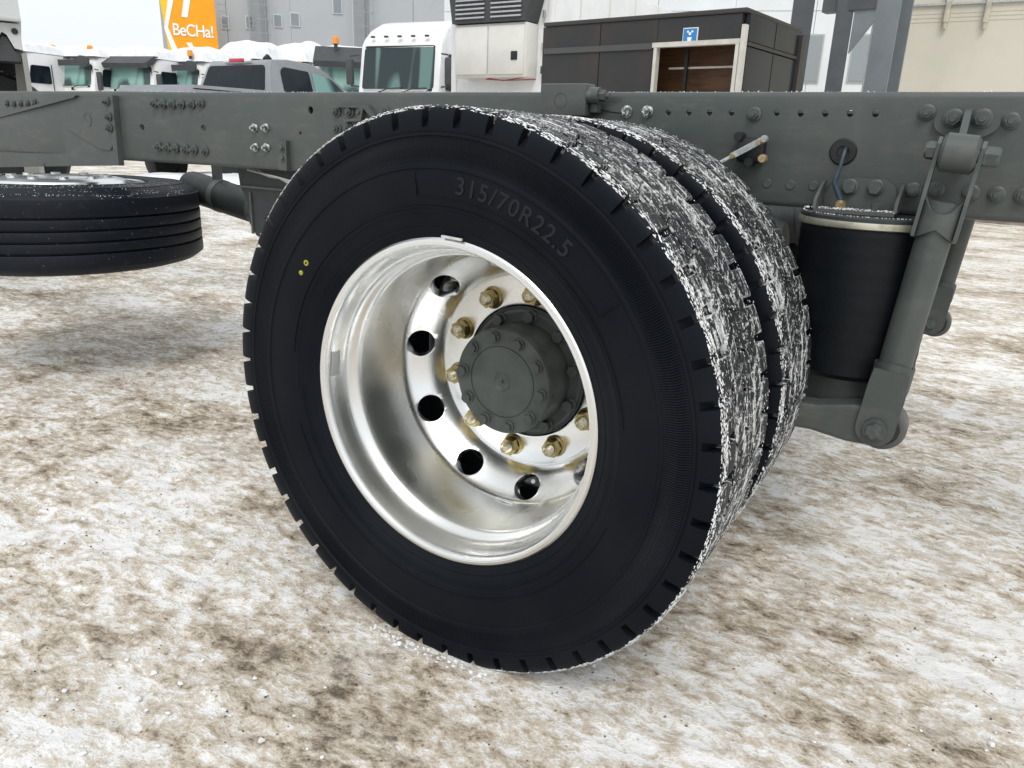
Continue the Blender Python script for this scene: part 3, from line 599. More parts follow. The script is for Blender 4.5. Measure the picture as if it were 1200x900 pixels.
# spring hanger ahead of the wheel: dark box plate with rounded foot
for yy, s_ in ((.86, 1), (1.54, -1)):
    h = [(-1.47, .828), (-1.465, .77), (-1.44, .73), (-1.43, .645), (-1.40, .605), (-1.35, .588), (-1.28, .60), (-1.22, .66), (-1.18, .75), (-1.13, .828)]
    b = MB(); b.prism(h, yy-.035, yy-.028); b.prism(h, yy+.028, yy+.035); b.box((-1.30, yy, .79), (.34, .055, .055)); hg = obj('spring_hanger', b, DARKP, truck, False)
    b = MB(); b.prism([(-1.474, .765), (-1.474, .772), (-1.15, .772), (-1.15, .765)], yy-.045, yy-.0355); b.box((-1.412, yy-.038, .68), (.008, .006, .14)); obj('hanger_rib', b, PAINT, hg, False)
    b = MB(); b.cyl((-1.33, yy-.048, .65), (-1.33, yy+.048, .65), .033, n=20); b.cyl((-1.33, yy-.06, .65), (-1.33, yy-.048, .65), .02, n=6); obj('bolt', b, DARKP, hg)
    b = MB(); b.box((-.72, yy, .60), (1.25, .07, .045), m=Matrix.Translation((0, 0, -.43)) @ Matrix.Rotation(R(5.5), 4, 'Y') if False else None, b=.01); obj('trailing_spring', b, DARKP, truck)
b = MB()
for k in range(3): 
    pts = [at(290+6*k, 199, .8), at(305+5*k, 203+2*k, .78), at(322+3*k, 207+k, .76), at(340, 212+2*k, .75)]; b.tube(pts, .003, 6)
obj('cable', b, M('cable_snowy', (.35, .35, .32), .6), truck)

# ------------------------------------------------------------------ wheels
NL = 50
TW = .272                                                        # section width of the tyre
def ymap(y): return y if y < .07 else .07+(y-.07)*(TW-.07)/(.315-.07)
def tyre_profile():
    # (radius, depth from outer face): sidewall from bead to shoulder
    return [(.286, .060), (.292, .036), (.299, .028), (.306, .0225), (.314, .0195), (.3155, .0180), (.3185, .0180), (.320, .0165), (.331, .0125), (.343, .0085), (.3445, .0070), (.3475, .0070), (.349, .0066),
            (.362, .0040), (.378, .0018), (.400, .0006), (.411, .0007), (.4125, -.0012), (.4165, -.0012), (.418, .0008), (.4195, .0012)]
def serr(a, j, r, y): return r, y
def tyre_mesh(name, n=240):
    b = MB(); base = tyre_profile()
    b.lathe(base, n)
    # serrated band, real ridges slanting in a zigzag
    ring = [(.4195, .0012), (.427, .0012), (.434, .0015), (.441, .0018), (.448, .0022), (.455, .0028), (.4605, .0034)]
    NS = 2800
    def fn(a, j, r, y):
        k = round(a/(2*PI)*NS)+[0, 0, 1, 2, 1, 0, 0][j]
        return r, y+(.0016*((k % 4) in (0, 1)) if 0 < j < 6 else 0)
    b.lathe(ring, NS, fn=fn)
    out = [(.4605, .0034), (.462, .0012), (.4655, .0012), (.467, .0030), (.470, .0018), (.4740, .0016), (.4755, .0080), (.484, .0175), (.4885, .024)]
    b.lathe(out, n)
    tread = [(.4885, .024), (.489, .060), (.4895, .10), (.490, .1575), (.4895, .215), (.489, .255), (.4885, .291)]
    b.lathe(tread, n)
    back = [(q[0], .315-q[1]) for q in (out[::-1]+[(.4195, .0012)]+base[::-1])]
    b.lathe(back, n)
    b.v = [(x, ymap(y), z) for x, y, z in b.v]; me = b.mesh(name, True, 32); return me
def block_mesh(kind):
    """tread block around angle 0, vertices (x,y,z) with wheel centre at 0; kinds: outer, inner, mid0, mid1, mid2"""
    b = MB(); P = 2*PI/NL; g = .0140/.5; top = .5065; W8 = []
    if kind in ('outer', 'inner'):
        prof = [(.4705, .0050), (.4715, .0016), (.4800, .0010), (.4900, .0022), (.4980, .0048), (.5030, .0080), (top-.0008, .0125), (top, .020), (top, .062), (top-.0008, .0655), (.4885, .0665)]
        if kind == 'inner': prof = [(r, .315-y) for r, y in prof]
        K = 12; vs = []; W8 = []; fs = []; n = len(prof)
        for k in range(K+1):
            t = -1+2*k/K
            for i, (r, y) in enumerate(prof):
                hw = (P-g)/2*(1-.06*(r > .505 and i > 6)); a = t*hw
                a += .010*math.sin((y if kind == 'outer' else .315-y)/.065*2.2)
                rr = r-(.0008 if k in (0, K) and r > .5 else 0)
                vs.append((rr*math.cos(a), y, rr*math.sin(a))); W8.append(1. if (k in (0, K, K//2) or i in (6, 9, 10)) else (.35 if i == 7 else 0.))
        for k in range(K):
            for i in range(n-1): fs.append((k*n+i, k*n+i+1, (k+1)*n+i+1, (k+1)*n+i))
        fs += [tuple(range(n)), tuple(range(K*n, K*n+n)), tuple(k*n for k in range(K+1)), tuple(k*n+n-1 for k in range(K+1))]
        b.add(vs, fs)
    else:
        i = int(kind[3]); y0, y1 = ((.0745, .1205), (.1300, .1850), (.1945, .2405))[i]
        ga = (.0075, .006, .0075)[i]/.5; hw = (P-ga)/2; ym = (y0+y1)/2; sh = (.016, -.014, .016)[i]
        # hexagonal-ish sheared block with two sipe cuts
        def pt(u, v, r):
            y = ym+(y1-y0)/2*v*(1-.06*(abs(u) > .9)); a = hw*u+sh*v+.004*math.sin(3*v); return (r*math.cos(a), y, r*math.sin(a))
        us = [-1, -.36, -.33, .33, .36, 1]
        for (ua, ub) in ((-1, -.37), (-.33, .33), (.37, 1)):
            vs = []; nv = 5; nu = 4
            for r in (.4885, top-.001, top):
                for vi in range(nv):
                    v = -1+2*vi/(nv-1)
                    if r == top: v *= .965
                    for ui in range(nu):
                        u = ua+(ub-ua)*ui/(nu-1)
                        if r == top: u = (ua+ub)/2+(u-(ua+ub)/2)*.95
                        u += .05*math.sin(vi*1.7)
                        vs.append(pt(u, v, r)); W8.append(0. if (r == top and 0 < vi < nv-1 and 0 < ui < nu-1) else 1.)
            L_ = nv*nu; fs = []
            T = 2*L_
            for vi in range(nv-1):
                for ui in range(nu-1): q = T+vi*nu+ui; fs.append((q, q+1, q+nu+1, q+nu))
            per = [vi*nu for vi in range(nv)]+[(nv-1)*nu+ui for ui in range(1, nu)]+[vi*nu+nu-1 for vi in range(nv-2, -1, -1)]+[ui for ui in range(nu-2, 0, -1)]
            for s_ in range(2):
                for k in range(len(per)): a_, c_ = per[k], per[(k+1) % len(per)]; fs.append((a_+s_*L_, c_+s_*L_, c_+(s_+1)*L_, a_+(s_+1)*L_))
            b.add(vs, fs)
    b.v = [(x, ymap(y), z) for x, y, z in b.v]; me = b.mesh('tread_block', True, 30)
    at_ = me.attributes.new('edge', 'FLOAT', 'POINT'); at_.data.foreach_set('value', W8); return me

def rim_profile(): 
    return [(.3015, .0350), (.3020, .0295), (.3008, .0245), (.2975, .0222), (.2925, .0218), (.2912, .0224), (.2900, .0219), (.2868, .0238), (.2846, .0275), (.2832, .0325), (.2812, .042), (.2806, .052), (.2800, .064), (.2788, .0715), (.2757, .0790), (.2708, .0850), (.2662, .0895), (.2634, .0950), (.2620, .104), (.2616, .128),
            (.2612, .160), (.2618, .200), (.2628, .226), (.2626, .233), (.2600, .240), (.2545, .2475), (.2480, .2545), (.2400, .2625), (.2310, .2720), (.2220, .2820), (.2140, .2930), (.2090, .3020), (.2065, .3085), (.2052, .3118), (.2043, .3122), (.2035, .3108), (.2022, .3095), (.1995, .3090), (.1450, .3090), (.1415, .3100), (.1405, .3125),
            (.1405, .329), (.205, .330), (.214, .324), (.224, .309), (.240, .293), (.256, .278), (.266, .274), (.272, .281), (.285, .2875), (.300, .289), (.3015, .283), (.292, .279), (.287, .262), (.279, .235), (.274, .200), (.272, .13), (.282, .095), (.288, .06), (.291, .042), (.295, .0365)]
VENT0 = R(136.4)
def rim_mesh():
    b = MB(); b.lathe(rim_profile(), 180, closed=True)
    cut = MB()
    for k in range(10):
        a = VENT0+k*R(36); c = Vector((.2385*math.cos(a), .264, .2385*math.sin(a))); out = Vector((math.cos(a), 0, math.sin(a)))
        d = (Vector((0, 1, 0))*.80+out*.60).normalized(); cut.cyl(c-d*.05, c+d*.07, .0300, n=40)
    a_ = bpy.data.objects.new('a', b.mesh('rim', False)); c_ = bpy.data.objects.new('c', cut.mesh('c')); C.objects.link(a_); C.objects.link(c_)
    md = a_.modifiers.new('b', 'BOOLEAN'); md.object = c_; md.solver = 'EXACT'; md.operation = 'DIFFERENCE'
    bv = a_.modifiers.new('v', 'BEVEL'); bv.width = .0012; bv.segments = 2; bv.limit_method = 'ANGLE'; bv.angle_limit = R(48)
    bpy.context.view_layer.update(); dg = bpy.context.evaluated_depsgraph_get(); me = bpy.data.meshes.new_from_object(a_.evaluated_get(dg)); me.name = 'rim'
    bpy.data.objects.remove(a_); bpy.data.objects.remove(c_)
    bm = bmesh.new(); bm.from_mesh(me)
    for f in bm.faces: f.smooth = True
    for e in bm.edges:
        if len(e.link_faces) == 2 and e.calc_face_angle(0) > R(24): e.smooth = False
    bm.to_mesh(me); bm.free(); me.materials.clear(); me.materials.append(ALU); return me
TY = tyre_mesh('tyre'); TY.materials.append(SIDE)
BLK = {k: block_mesh(k) for k in ('outer', 'inner', 'mid0', 'mid1', 'mid2')}
RIM = rim_mesh()

def text_on_arc(s, r, a_mid, size, y, mat, parent, extr=.0008, spacing=1.0, bold=.004, upright=True, name='lettering'):
    cu = bpy.data.curves.new('t', 'FONT'); cu.body = s; cu.size = size; cu.extrude = extr; cu.offset = bold*size; cu.space_character = spacing; cu.align_x = 'CENTER'; cu.align_y = 'CENTER'; cu.resolution_u = 4
    o = bpy.data.objects.new('t', cu); C.objects.link(o); bpy.context.view_layer.update(); dg = bpy.context.evaluated_depsgraph_get()
    me = bpy.data.meshes.new_from_object(o.evaluated_get(dg)); bpy.data.objects.remove(o)
    bm = bmesh.new(); bm.from_mesh(me); bmesh.ops.subdivide_edges(bm, edges=[e for e in bm.edges if e.calc_length() > size*.3], cuts=3)
    for v in bm.verts:
        x, h, e = v.co; a = a_mid-x/r if upright else a_mid+x/r; rr = r+h if upright else r-h
        v.co = (rr*math.cos(a), y-e, rr*math.sin(a))
    bm.to_mesh(me); bm.free(); me.materials.clear(); me.materials.append(mat)
    return me

def wheel(y0, front=True):
    w = empty('wheel', (0, y0, ZC), truck)
    tread_mat = rubber('tread_rubber', True, w)
    ty = obj('tyre', TY.copy(), None, w, at0=(0, y0, ZC)); ty.data.materials.clear(); ty.data.materials.append(SIDE); ty.data.materials.append(tread_mat)
    for p in ty.data.polygons:
        c = p.center
        if .024 < c.y < TW-.020 and math.hypot(c.x, c.z) > .487: p.material_index = 1
    V = []
    for kind in ('outer', 'mid0', 'mid1', 'mid2', 'inner'):
        me = BLK[kind].copy(); me.materials.clear(); me.materials.append(tread_mat)
        ph = {'outer': R(2.6), 'mid0': R(5.4), 'mid1': R(1.2), 'mid2': R(4.6), 'inner': R(.6)}[kind]
        for k in range(NL):
            a = ph+k*2*PI/NL
            obj('tread_block', me, None, w, at0=(0, y0, ZC), rot=Matrix.Rotation(-a, 4, 'Y'))
    obj('rim', RIM, None, w, at0=(0, y0, ZC), rot=None if front else Matrix.Translation((0, .30, 0)) @ Matrix.Rotation(PI, 4, 'Z'))
    # crumbs of snow sticking to the tread
    cr = MB(); rnd = random.Random(3 if front else 4)
    n1 = 6000 if front else 4600
    for i in range(n1):
        a = rnd.uniform(-PI*.42, PI*.98)
        u = rnd.random()
        if u < .50: y = .0065+abs(rnd.gauss(0, .007)); r = .5015+(.0055*min(1, max(0, (y-.0065)/.007))) ; s = rnd.uniform(.0007, .0026)
        elif u < .62: y = ymap(rnd.choice((.069, .125, .190, .246))+rnd.gauss(0, .003)); r = .494+rnd.uniform(0, .011); s = rnd.uniform(.0008, .0022)
        else: y = rnd.uniform(.012, TW-.012); r = .5070; s = rnd.uniform(.0006, .0015)
        if noise.noise((a*9, y*18, 2 if front else 5)) < -.12 and rnd.random() < .75: continue
        if a > PI*.8 and rnd.random() < .5: continue
        # flakes drawn out along the running direction
        L_ = rnd.uniform(.8, 2.6); T = Vector((-math.sin(a), 0, math.cos(a))); Rr = Vector((math.cos(a), 0, math.sin(a))); c = Rr*r+Vector((0, y, 0))
        vv = [c+T*s*L_, c-T*s*L_*rnd.uniform(.6, 1), c+Vector((0, s, 0)), c-Vector((0, s*rnd.uniform(.6, 1), 0)), c+Rr*s*.55+T*s*rnd.uniform(-.4, .4), c-Rr*s*.4]
        cr.add(vv, [(0, 2, 4), (2, 1, 4), (1, 3, 4), (3, 0, 4), (2, 0, 5), (1, 2, 5), (3, 1, 5), (0, 3, 5)])
    obj('snow_crumbs', cr, SNOWC, w, False, at0=(0, y0, ZC), kind='stuff')
    return w
wo_ = wheel(0, True)
wi_ = wheel(.365, False)
wo_['label'] = 'outer wheel of the near pair, black tyre on a deep polished aluminium rim'; wi_['label'] = 'inner wheel of the near pair, snow-smeared tread behind the outer tyre'
# far-side twin wheels, largely hidden
for y0 in (1.735, 2.085):
    w = empty('wheel', (0, y0, ZC), truck); obj('tyre', TY, None, w, at0=(0, y0, ZC)); b = MB()
    for k in range(NL):
        for yy in (.045, .10, .158, .215, .27):
            a = k*2*PI/NL+yy*3; b.box((.4975, yy, 0), (.018, .044, .052), m=Matrix.Rotation(-a, 4, 'Y'))
    obj('tread', b, RUBB, w, False, at0=(0, y0, ZC)); obj('rim', RIM, None, w, at0=(0, y0, ZC), rot=Matrix.Translation((0, .315, 0)) @ Matrix.Rotation(PI, 4, 'Z') if y0 > 2 else None)

# lettering, dots
LET = M('raised_rubber', (.0085, .0105, .0145), .5, spec=.25)
me = text_on_arc('315/70R22.5', .3885, R(67.8), .0385, .0012, LET, wo_, spacing=1.15, extr=.0013, bold=.012); obj('size_lettering', me, None, wo_, at0=(0, 0, ZC), label='raised lettering 315/70R22.5')
b = MB(); a0, a1 = R(95.5), R(38)
for (r_, aa, ab_) in ((.3665, R(96), R(36)), (.4085, R(96), R(36))):
    b.lathe([(r_-.0008, .003), (r_-.0006, -.0004+(.0028 if r_ < .38 else .001)), (r_+.0006, -.0004+(.0028 if r_ < .38 else .001)), (r_+.0008, .003)], 60, a0=ab_, a1=aa)
for (r_, a2, a1_) in ((.352, 8, 172), (.356, 196, 340), (.334, 184, 356)):
    b.lathe([(r_-.0012, .004), (r_-.0009, .0006+(.004 if r_ < .36 else .0014 if r_ < .39 else 0)-.0012), (r_+.0009, .0006+(.004 if r_ < .36 else .0014 if r_ < .39 else 0)-.0012), (r_+.0012, .004)], 60, a0=R(a2), a1=R(a1_))
for aa in (96, 36):
    b.box((.388, .0006, 0), (.036, .0022, .0016), m=Matrix.Rotation(-R(aa), 4, 'Y'))
obj('moulded_line', b, SIDE, wo_, at0=(0, 0, ZC), kind='stuff')
YD = M('yellow_dot', (.42, .42, .04), .6, var=.5, vs=200, vfac=(.45, .6))
for (px, py, rr, hole) in ((353, 319.5, .0046, 0), (359, 308, .0055, 1)):
    p = at(px, py, .002); b = MB(); b.lathe([(.0024 if hole else 0, -.0005), (rr, -.0005), (rr, .0015)], 18); obj('paint_dot', b, YD, wo_, at0=(p.x, .0012, p.z))
# hub
hub = empty('hub', (0, .25, ZC), truck)
HUBP = M('hub_paint', (.066, .079, .072), .42, var=.25, vs=14, bump=.0003, bs=300, rvar=.15)
b = MB(); b.lathe([(0, .2275), (.0035, .2275), (.0040, .2245), (.013, .2245), (.0175, .2225), (.0195, .2203), (.030, .2196), (.0715, .2196), (.0722, .2212), (.0735, .2212), (.0742, .2190), (.1045, .2190), (.1070, .2205), (.1080, .2235), (.1080, .2345), (.1062, .2370), (.1010, .2400), (.1010, .2520), (.1040, .2650), (.1070, .2760), (.1085, .3060), (.1310, .3070), (.1325, .3100), (.1325, .34)], 96)
obj('hub_cap', b, HUBP, hub, at0=(0, 0, ZC), ang=30)
def ang_of(px, py, Y): q = at(px, py, Y); return math.atan2(q.z-ZC, q.x)
HB = bolt_mesh('bolt', .0125, .0112, .0085, .2, HUBP, False)
ph = np.mean([((ang_of(x, y, .214)-k*R(36)+PI) % (2*PI))-PI for k, (x, y) in enumerate(((637, 427), (619, 400), (590, 390), (563, 401), (548.5, 429)))])
phs = ang_of(637, 427, .214)
for k in range(10):
    a = phs+k*R(36); obj('bolt', HB, None, hub, at0=(.0915*math.cos(a), .2190, ZC+.0915*math.sin(a)), rot=Matrix.Rotation(-a, 4, 'Y'))
    a += R(18); obj('bolt', bolt_mesh('bolt', .0145, .0125, .013, .2, HUBP, False) if k == 0 else HB2, None, hub, at0=(.1205*math.cos(a), .3070, ZC+.1205*math.sin(a)), rot=Matrix.Rotation(-a, 4, 'Y')) if k else None
    if k == 0:
        HB2 = bolt_mesh('bolt', .0145, .0125, .013, .2, HUBP, False); obj('bolt', HB2, None, hub, at0=(.1205*math.cos(a), .3070, ZC+.1205*math.sin(a)))
b = MB(); b.lathe([(.10, .30), (.138, .31), (.138, .42), (.1, .42)], 48); obj('hub_barrel', b, DARKP, hub, at0=(0, 0, ZC))
# wheel nuts
nb = MB(); nb.lathe([(.012, 0), (.0235, 0), (.0238, -.003), (.0215, -.0065), (.0195, -.0085)], 28)
nb.cyl((0, -.006, 0), (0, -.0255, 0), .0198, .0198, 6); nb.lathe([(.0198*.87, -.0255), (.0165, -.0275), (.012, -.0275)], 28)
NM = nb.mesh('wheel_nut', True, 30); NM.materials.append(NUTM)
sb = MB(); sp = [(.0112, -.020)]
for i in range(8): sp += [(.0112, -.027-.0016*i), (.0102, -.0278-.0016*i)]
sp += [(.0085, -.0410), (.006, -.0415), (.0055, -.0395), (0, -.0395)]; sb.lathe(sp, 18); SM_ = sb.mesh('stud', True, 40); SM_.materials.append(STUD)
for k in range(10):
    a = R(83.2)+k*R(36); p = (.1675*math.cos(a), .3090, ZC+.1675*math.sin(a)); rt = Matrix.Rotation(random.uniform(0, 1), 4, 'Y')
    n_ = obj('wheel_nut', NM, None, wo_, at0=p, rot=rt); obj('stud', SM_, None, n_, at0=p, rot=rt) if False else obj('stud', SM_, None, wo_, at0=p, rot=rt)
# valve, balance weights, stickers on the rim
a = VENT0+R(144); b = MB(); c = Vector((.236*math.cos(a), .30, ZC+.236*math.sin(a))); b.tube([c+Vector((0, .05, 0)), c, c+Vector((.012, -.028, .012))], .0035, 8); b.tube([c+Vector((.012, -.028, .012)), c+Vector((.016, -.040, .016))], .0046, 8); obj('valve_stem', b, GALV, wo_)
def on_rim(r, y, ang, sz, name, mat, tilt=0, th=.0012, lab=None):
    c = Vector((r*math.cos(ang), y, ZC+r*math.sin(ang))); b = MB(); b.box((0, 0, 0), (th, sz[1], sz[0]), b=min(.0005, th*.3))
    obj(name, b, mat, wo_, at0=c, rot=Matrix.Rotation(-ang, 4, 'Y') @ Matrix.Rotation(tilt, 4, 'X'), label=lab)
STK = M('sticker', (.62, .64, .64), .45, var=.2, vs=60)
on_rim(.2600, .226, R(272.5), (.044, .008), 'balance_weight', STK, .15, .003)
on_rim(.2600, .215, R(112), (.034, .010), 'sticker', STK, -.5)
on_rim(.2796, .046, R(174), (.050, .022), 'sticker', M('grey_sticker', (.40, .42, .41), .5), 0)
on_rim(.3035, .0195, R(86.5), (.040, .006), 'balance_weight', STK, 0, .004)

# ------------------------------------------------------------------ spare wheel (horizontal, under the frame)
sw = thing('spare_wheel', 'spare wheel lying flat below the frame, ribbed black tyre dusted with snow', 'spare wheel', (-2.36, .70, .45))
def sobj(name, mb, mat, parent, **k): return obj(name, mb, mat, parent, at0=(-2.36, .70, 0), **k)
z0, z1 = .434, .742; R0 = .500
def rib(r, z): return (r, z)
prof = [(.292, z1-.05), (.300, z1-.012), (.315, z1-.002), (.317, z1), (.325, z1+.001), (.35, z1+.004), (.352, z1+.006), (.37, z1+.006), (.372, z1+.004), (.40, z1+.003), (.43, z1-.002), (.432, z1), (.445, z1-.001), (.447, z1-.004), (.47, z1-.014), (.487, z1-.026), (.494, z1-.034)]
W_ = (z1-.034)-(z0+.034); ribs = [0, .262, .285, .435, .46, .60, .625, .765, .79, 1]
for i in range(0, 10, 2):
    za = z1-.034-W_*ribs[i]; zb_ = z1-.034-W_*ribs[i+1]; prof += [(R0-.001, za-.0015), (R0, za-.004), (R0, zb_+.004), (R0-.001, zb_+.0015)]
    if i < 8: prof += [(.487, zb_-.001), (.487, z1-.034-W_*ribs[i+2]+.001)]
prof += [(.494, z0+.034), (.487, z0+.026), (.47, z0+.014), (.43, z0+.003), (.37, z0-.004), (.315, z0+.002), (.292, z0+.05)]
SWR = M('spare_rubber', (.004, .0065, .012), .5, spec=.25, col2=(.012, .015, .02), vs=30, vfac=(.55, .75), bump=.0006, bs=160)
b = MB(); b.lathe(prof, 160, 'Z'); sobj('tyre', b, SWR, sw, ang=30)
b = MB(); b.lathe([(.300, z1-.02), (.3015, z1-.006), (.296, z1-.002), (.286, z1-.006), (.280, z1-.03), (.262, z1-.045), (.258, z1-.04), (.250, z1-.01), (.235, z1+.006), (.205, z1+.013), (.20, z1+.014), (.142, z1+.014), (.1405, z1+.01), (.14, z1-.01), (.24, z1-.03), (.25, z1-.2), (.285, z1-.26), (.298, z1-.285)], 96, 'Z')
sobj('rim', b, ALU, sw, ang=30)
for k in range(10):
    a = R(12)+k*R(36); b = MB(); b.cyl((.1675*math.cos(a), .1675*math.sin(a), z1+.013), (.1675*math.cos(a), .1675*math.sin(a), z1+.022), .018, n=14); sobj('stud_hole', b, ALU, sw)
b = MB(); b.lathe([(0, z1-.06), (.12, z1-.06), (.125, z1-.05), (0, z1-.05)], 24, 'Z'); b.cyl((0, 0, z1-.055), (0, 0, z1-.02), .03, n=12); sobj('carrier', b, DARKP, sw)
b = MB(); rnd = random.Random(5)
for i in range(3500):
    a = rnd.uniform(-PI, .6); u = rnd.random()
    r_ = rnd.uniform(.31, .49) if u < .6 else (rnd.gauss(.487, .004) if u < .85 else rnd.uniform(.26, .30))
    z = np.interp(r_, [.26, .30, .317, .36, .40, .43, .447, .47, .487, .494], [z1-.04, z1-.002, z1, z1+.006, z1+.003, z1-.001, z1-.004, z1-.014, z1-.026, z1-.034])
    if noise.noise((a*6, r_*60, 0)) < -.05: continue
    crumb(b, (r_*math.cos(a), r_*math.sin(a), float(z)+.0003), rnd.uniform(.0007, .0022), rnd)
for i in range(150):
    a = rnd.uniform(-PI, .3); z = rnd.uniform(z0+.03, z1-.04); crumb(b, (R0*math.cos(a), R0*math.sin(a), z), rnd.uniform(.0005, .0012), rnd)
sobj('snow_crumbs', b, SNOWC, sw, smooth=False, kind='stuff')
# ------------------------------------------------------------------ things behind the chassis
def bearing(x): d = ray(x, 100); return math.atan2(-d.x, d.y)           # left of +Y
def face_rz(x, th):                                                      # local -Y turned to the camera, then by th towards the left of the picture
    be = bearing(x); v = Vector((-math.sin(be), math.cos(be))); r = Vector((math.cos(be), math.sin(be)))
    n = -v*math.cos(th)-r*math.sin(th); return math.atan2(n.x, -n.y)
def wheel_simple(root, x, y, r=.5, w=.3, name='wheel'):
    b = MB(); b.lathe([(0, -w/2+.04), (r*.5, -w/2+.03), (r*.56, -w/2), (r*.62, -w/2-.0), (r*.95, -w/2+.01), (r, -w/2+.04), (r, w/2-.04), (r*.95, w/2), (0, w/2)], 28, m=Matrix.Rotation(PI/2, 4, 'Z'))
    t = obj(name, b, RUBB, root, at0=(x, y, r)); return t

def snow_cap(poly_w, poly_l, z, h, seed, cx=0, cy=0, round_=2.6, nx=22, ny=22):
    b = MB(); vs = []
    for i in range(nx+1):
        for j in range(ny+1):
            u = -1+2*i/nx; v = -1+2*j/ny
            e = max(0, 1-abs(u)**round_)*max(0, 1-abs(v)**round_)
            zz = z+h*(e**.35)*(1+.22*noise.noise((u*1.2+seed, v*1.7, seed)))+.02*noise.noise((u*3, v*3, seed))*(e > 0)
            vs.append((cx+u*poly_w/2, cy+v*poly_l/2, zz if e > 0 else z-.02))
    fs = [(i*(ny+1)+j, (i+1)*(ny+1)+j, (i+1)*(ny+1)+j+1, i*(ny+1)+j+1) for i in range(nx) for j in range(ny)]
    return b.add(vs, fs)

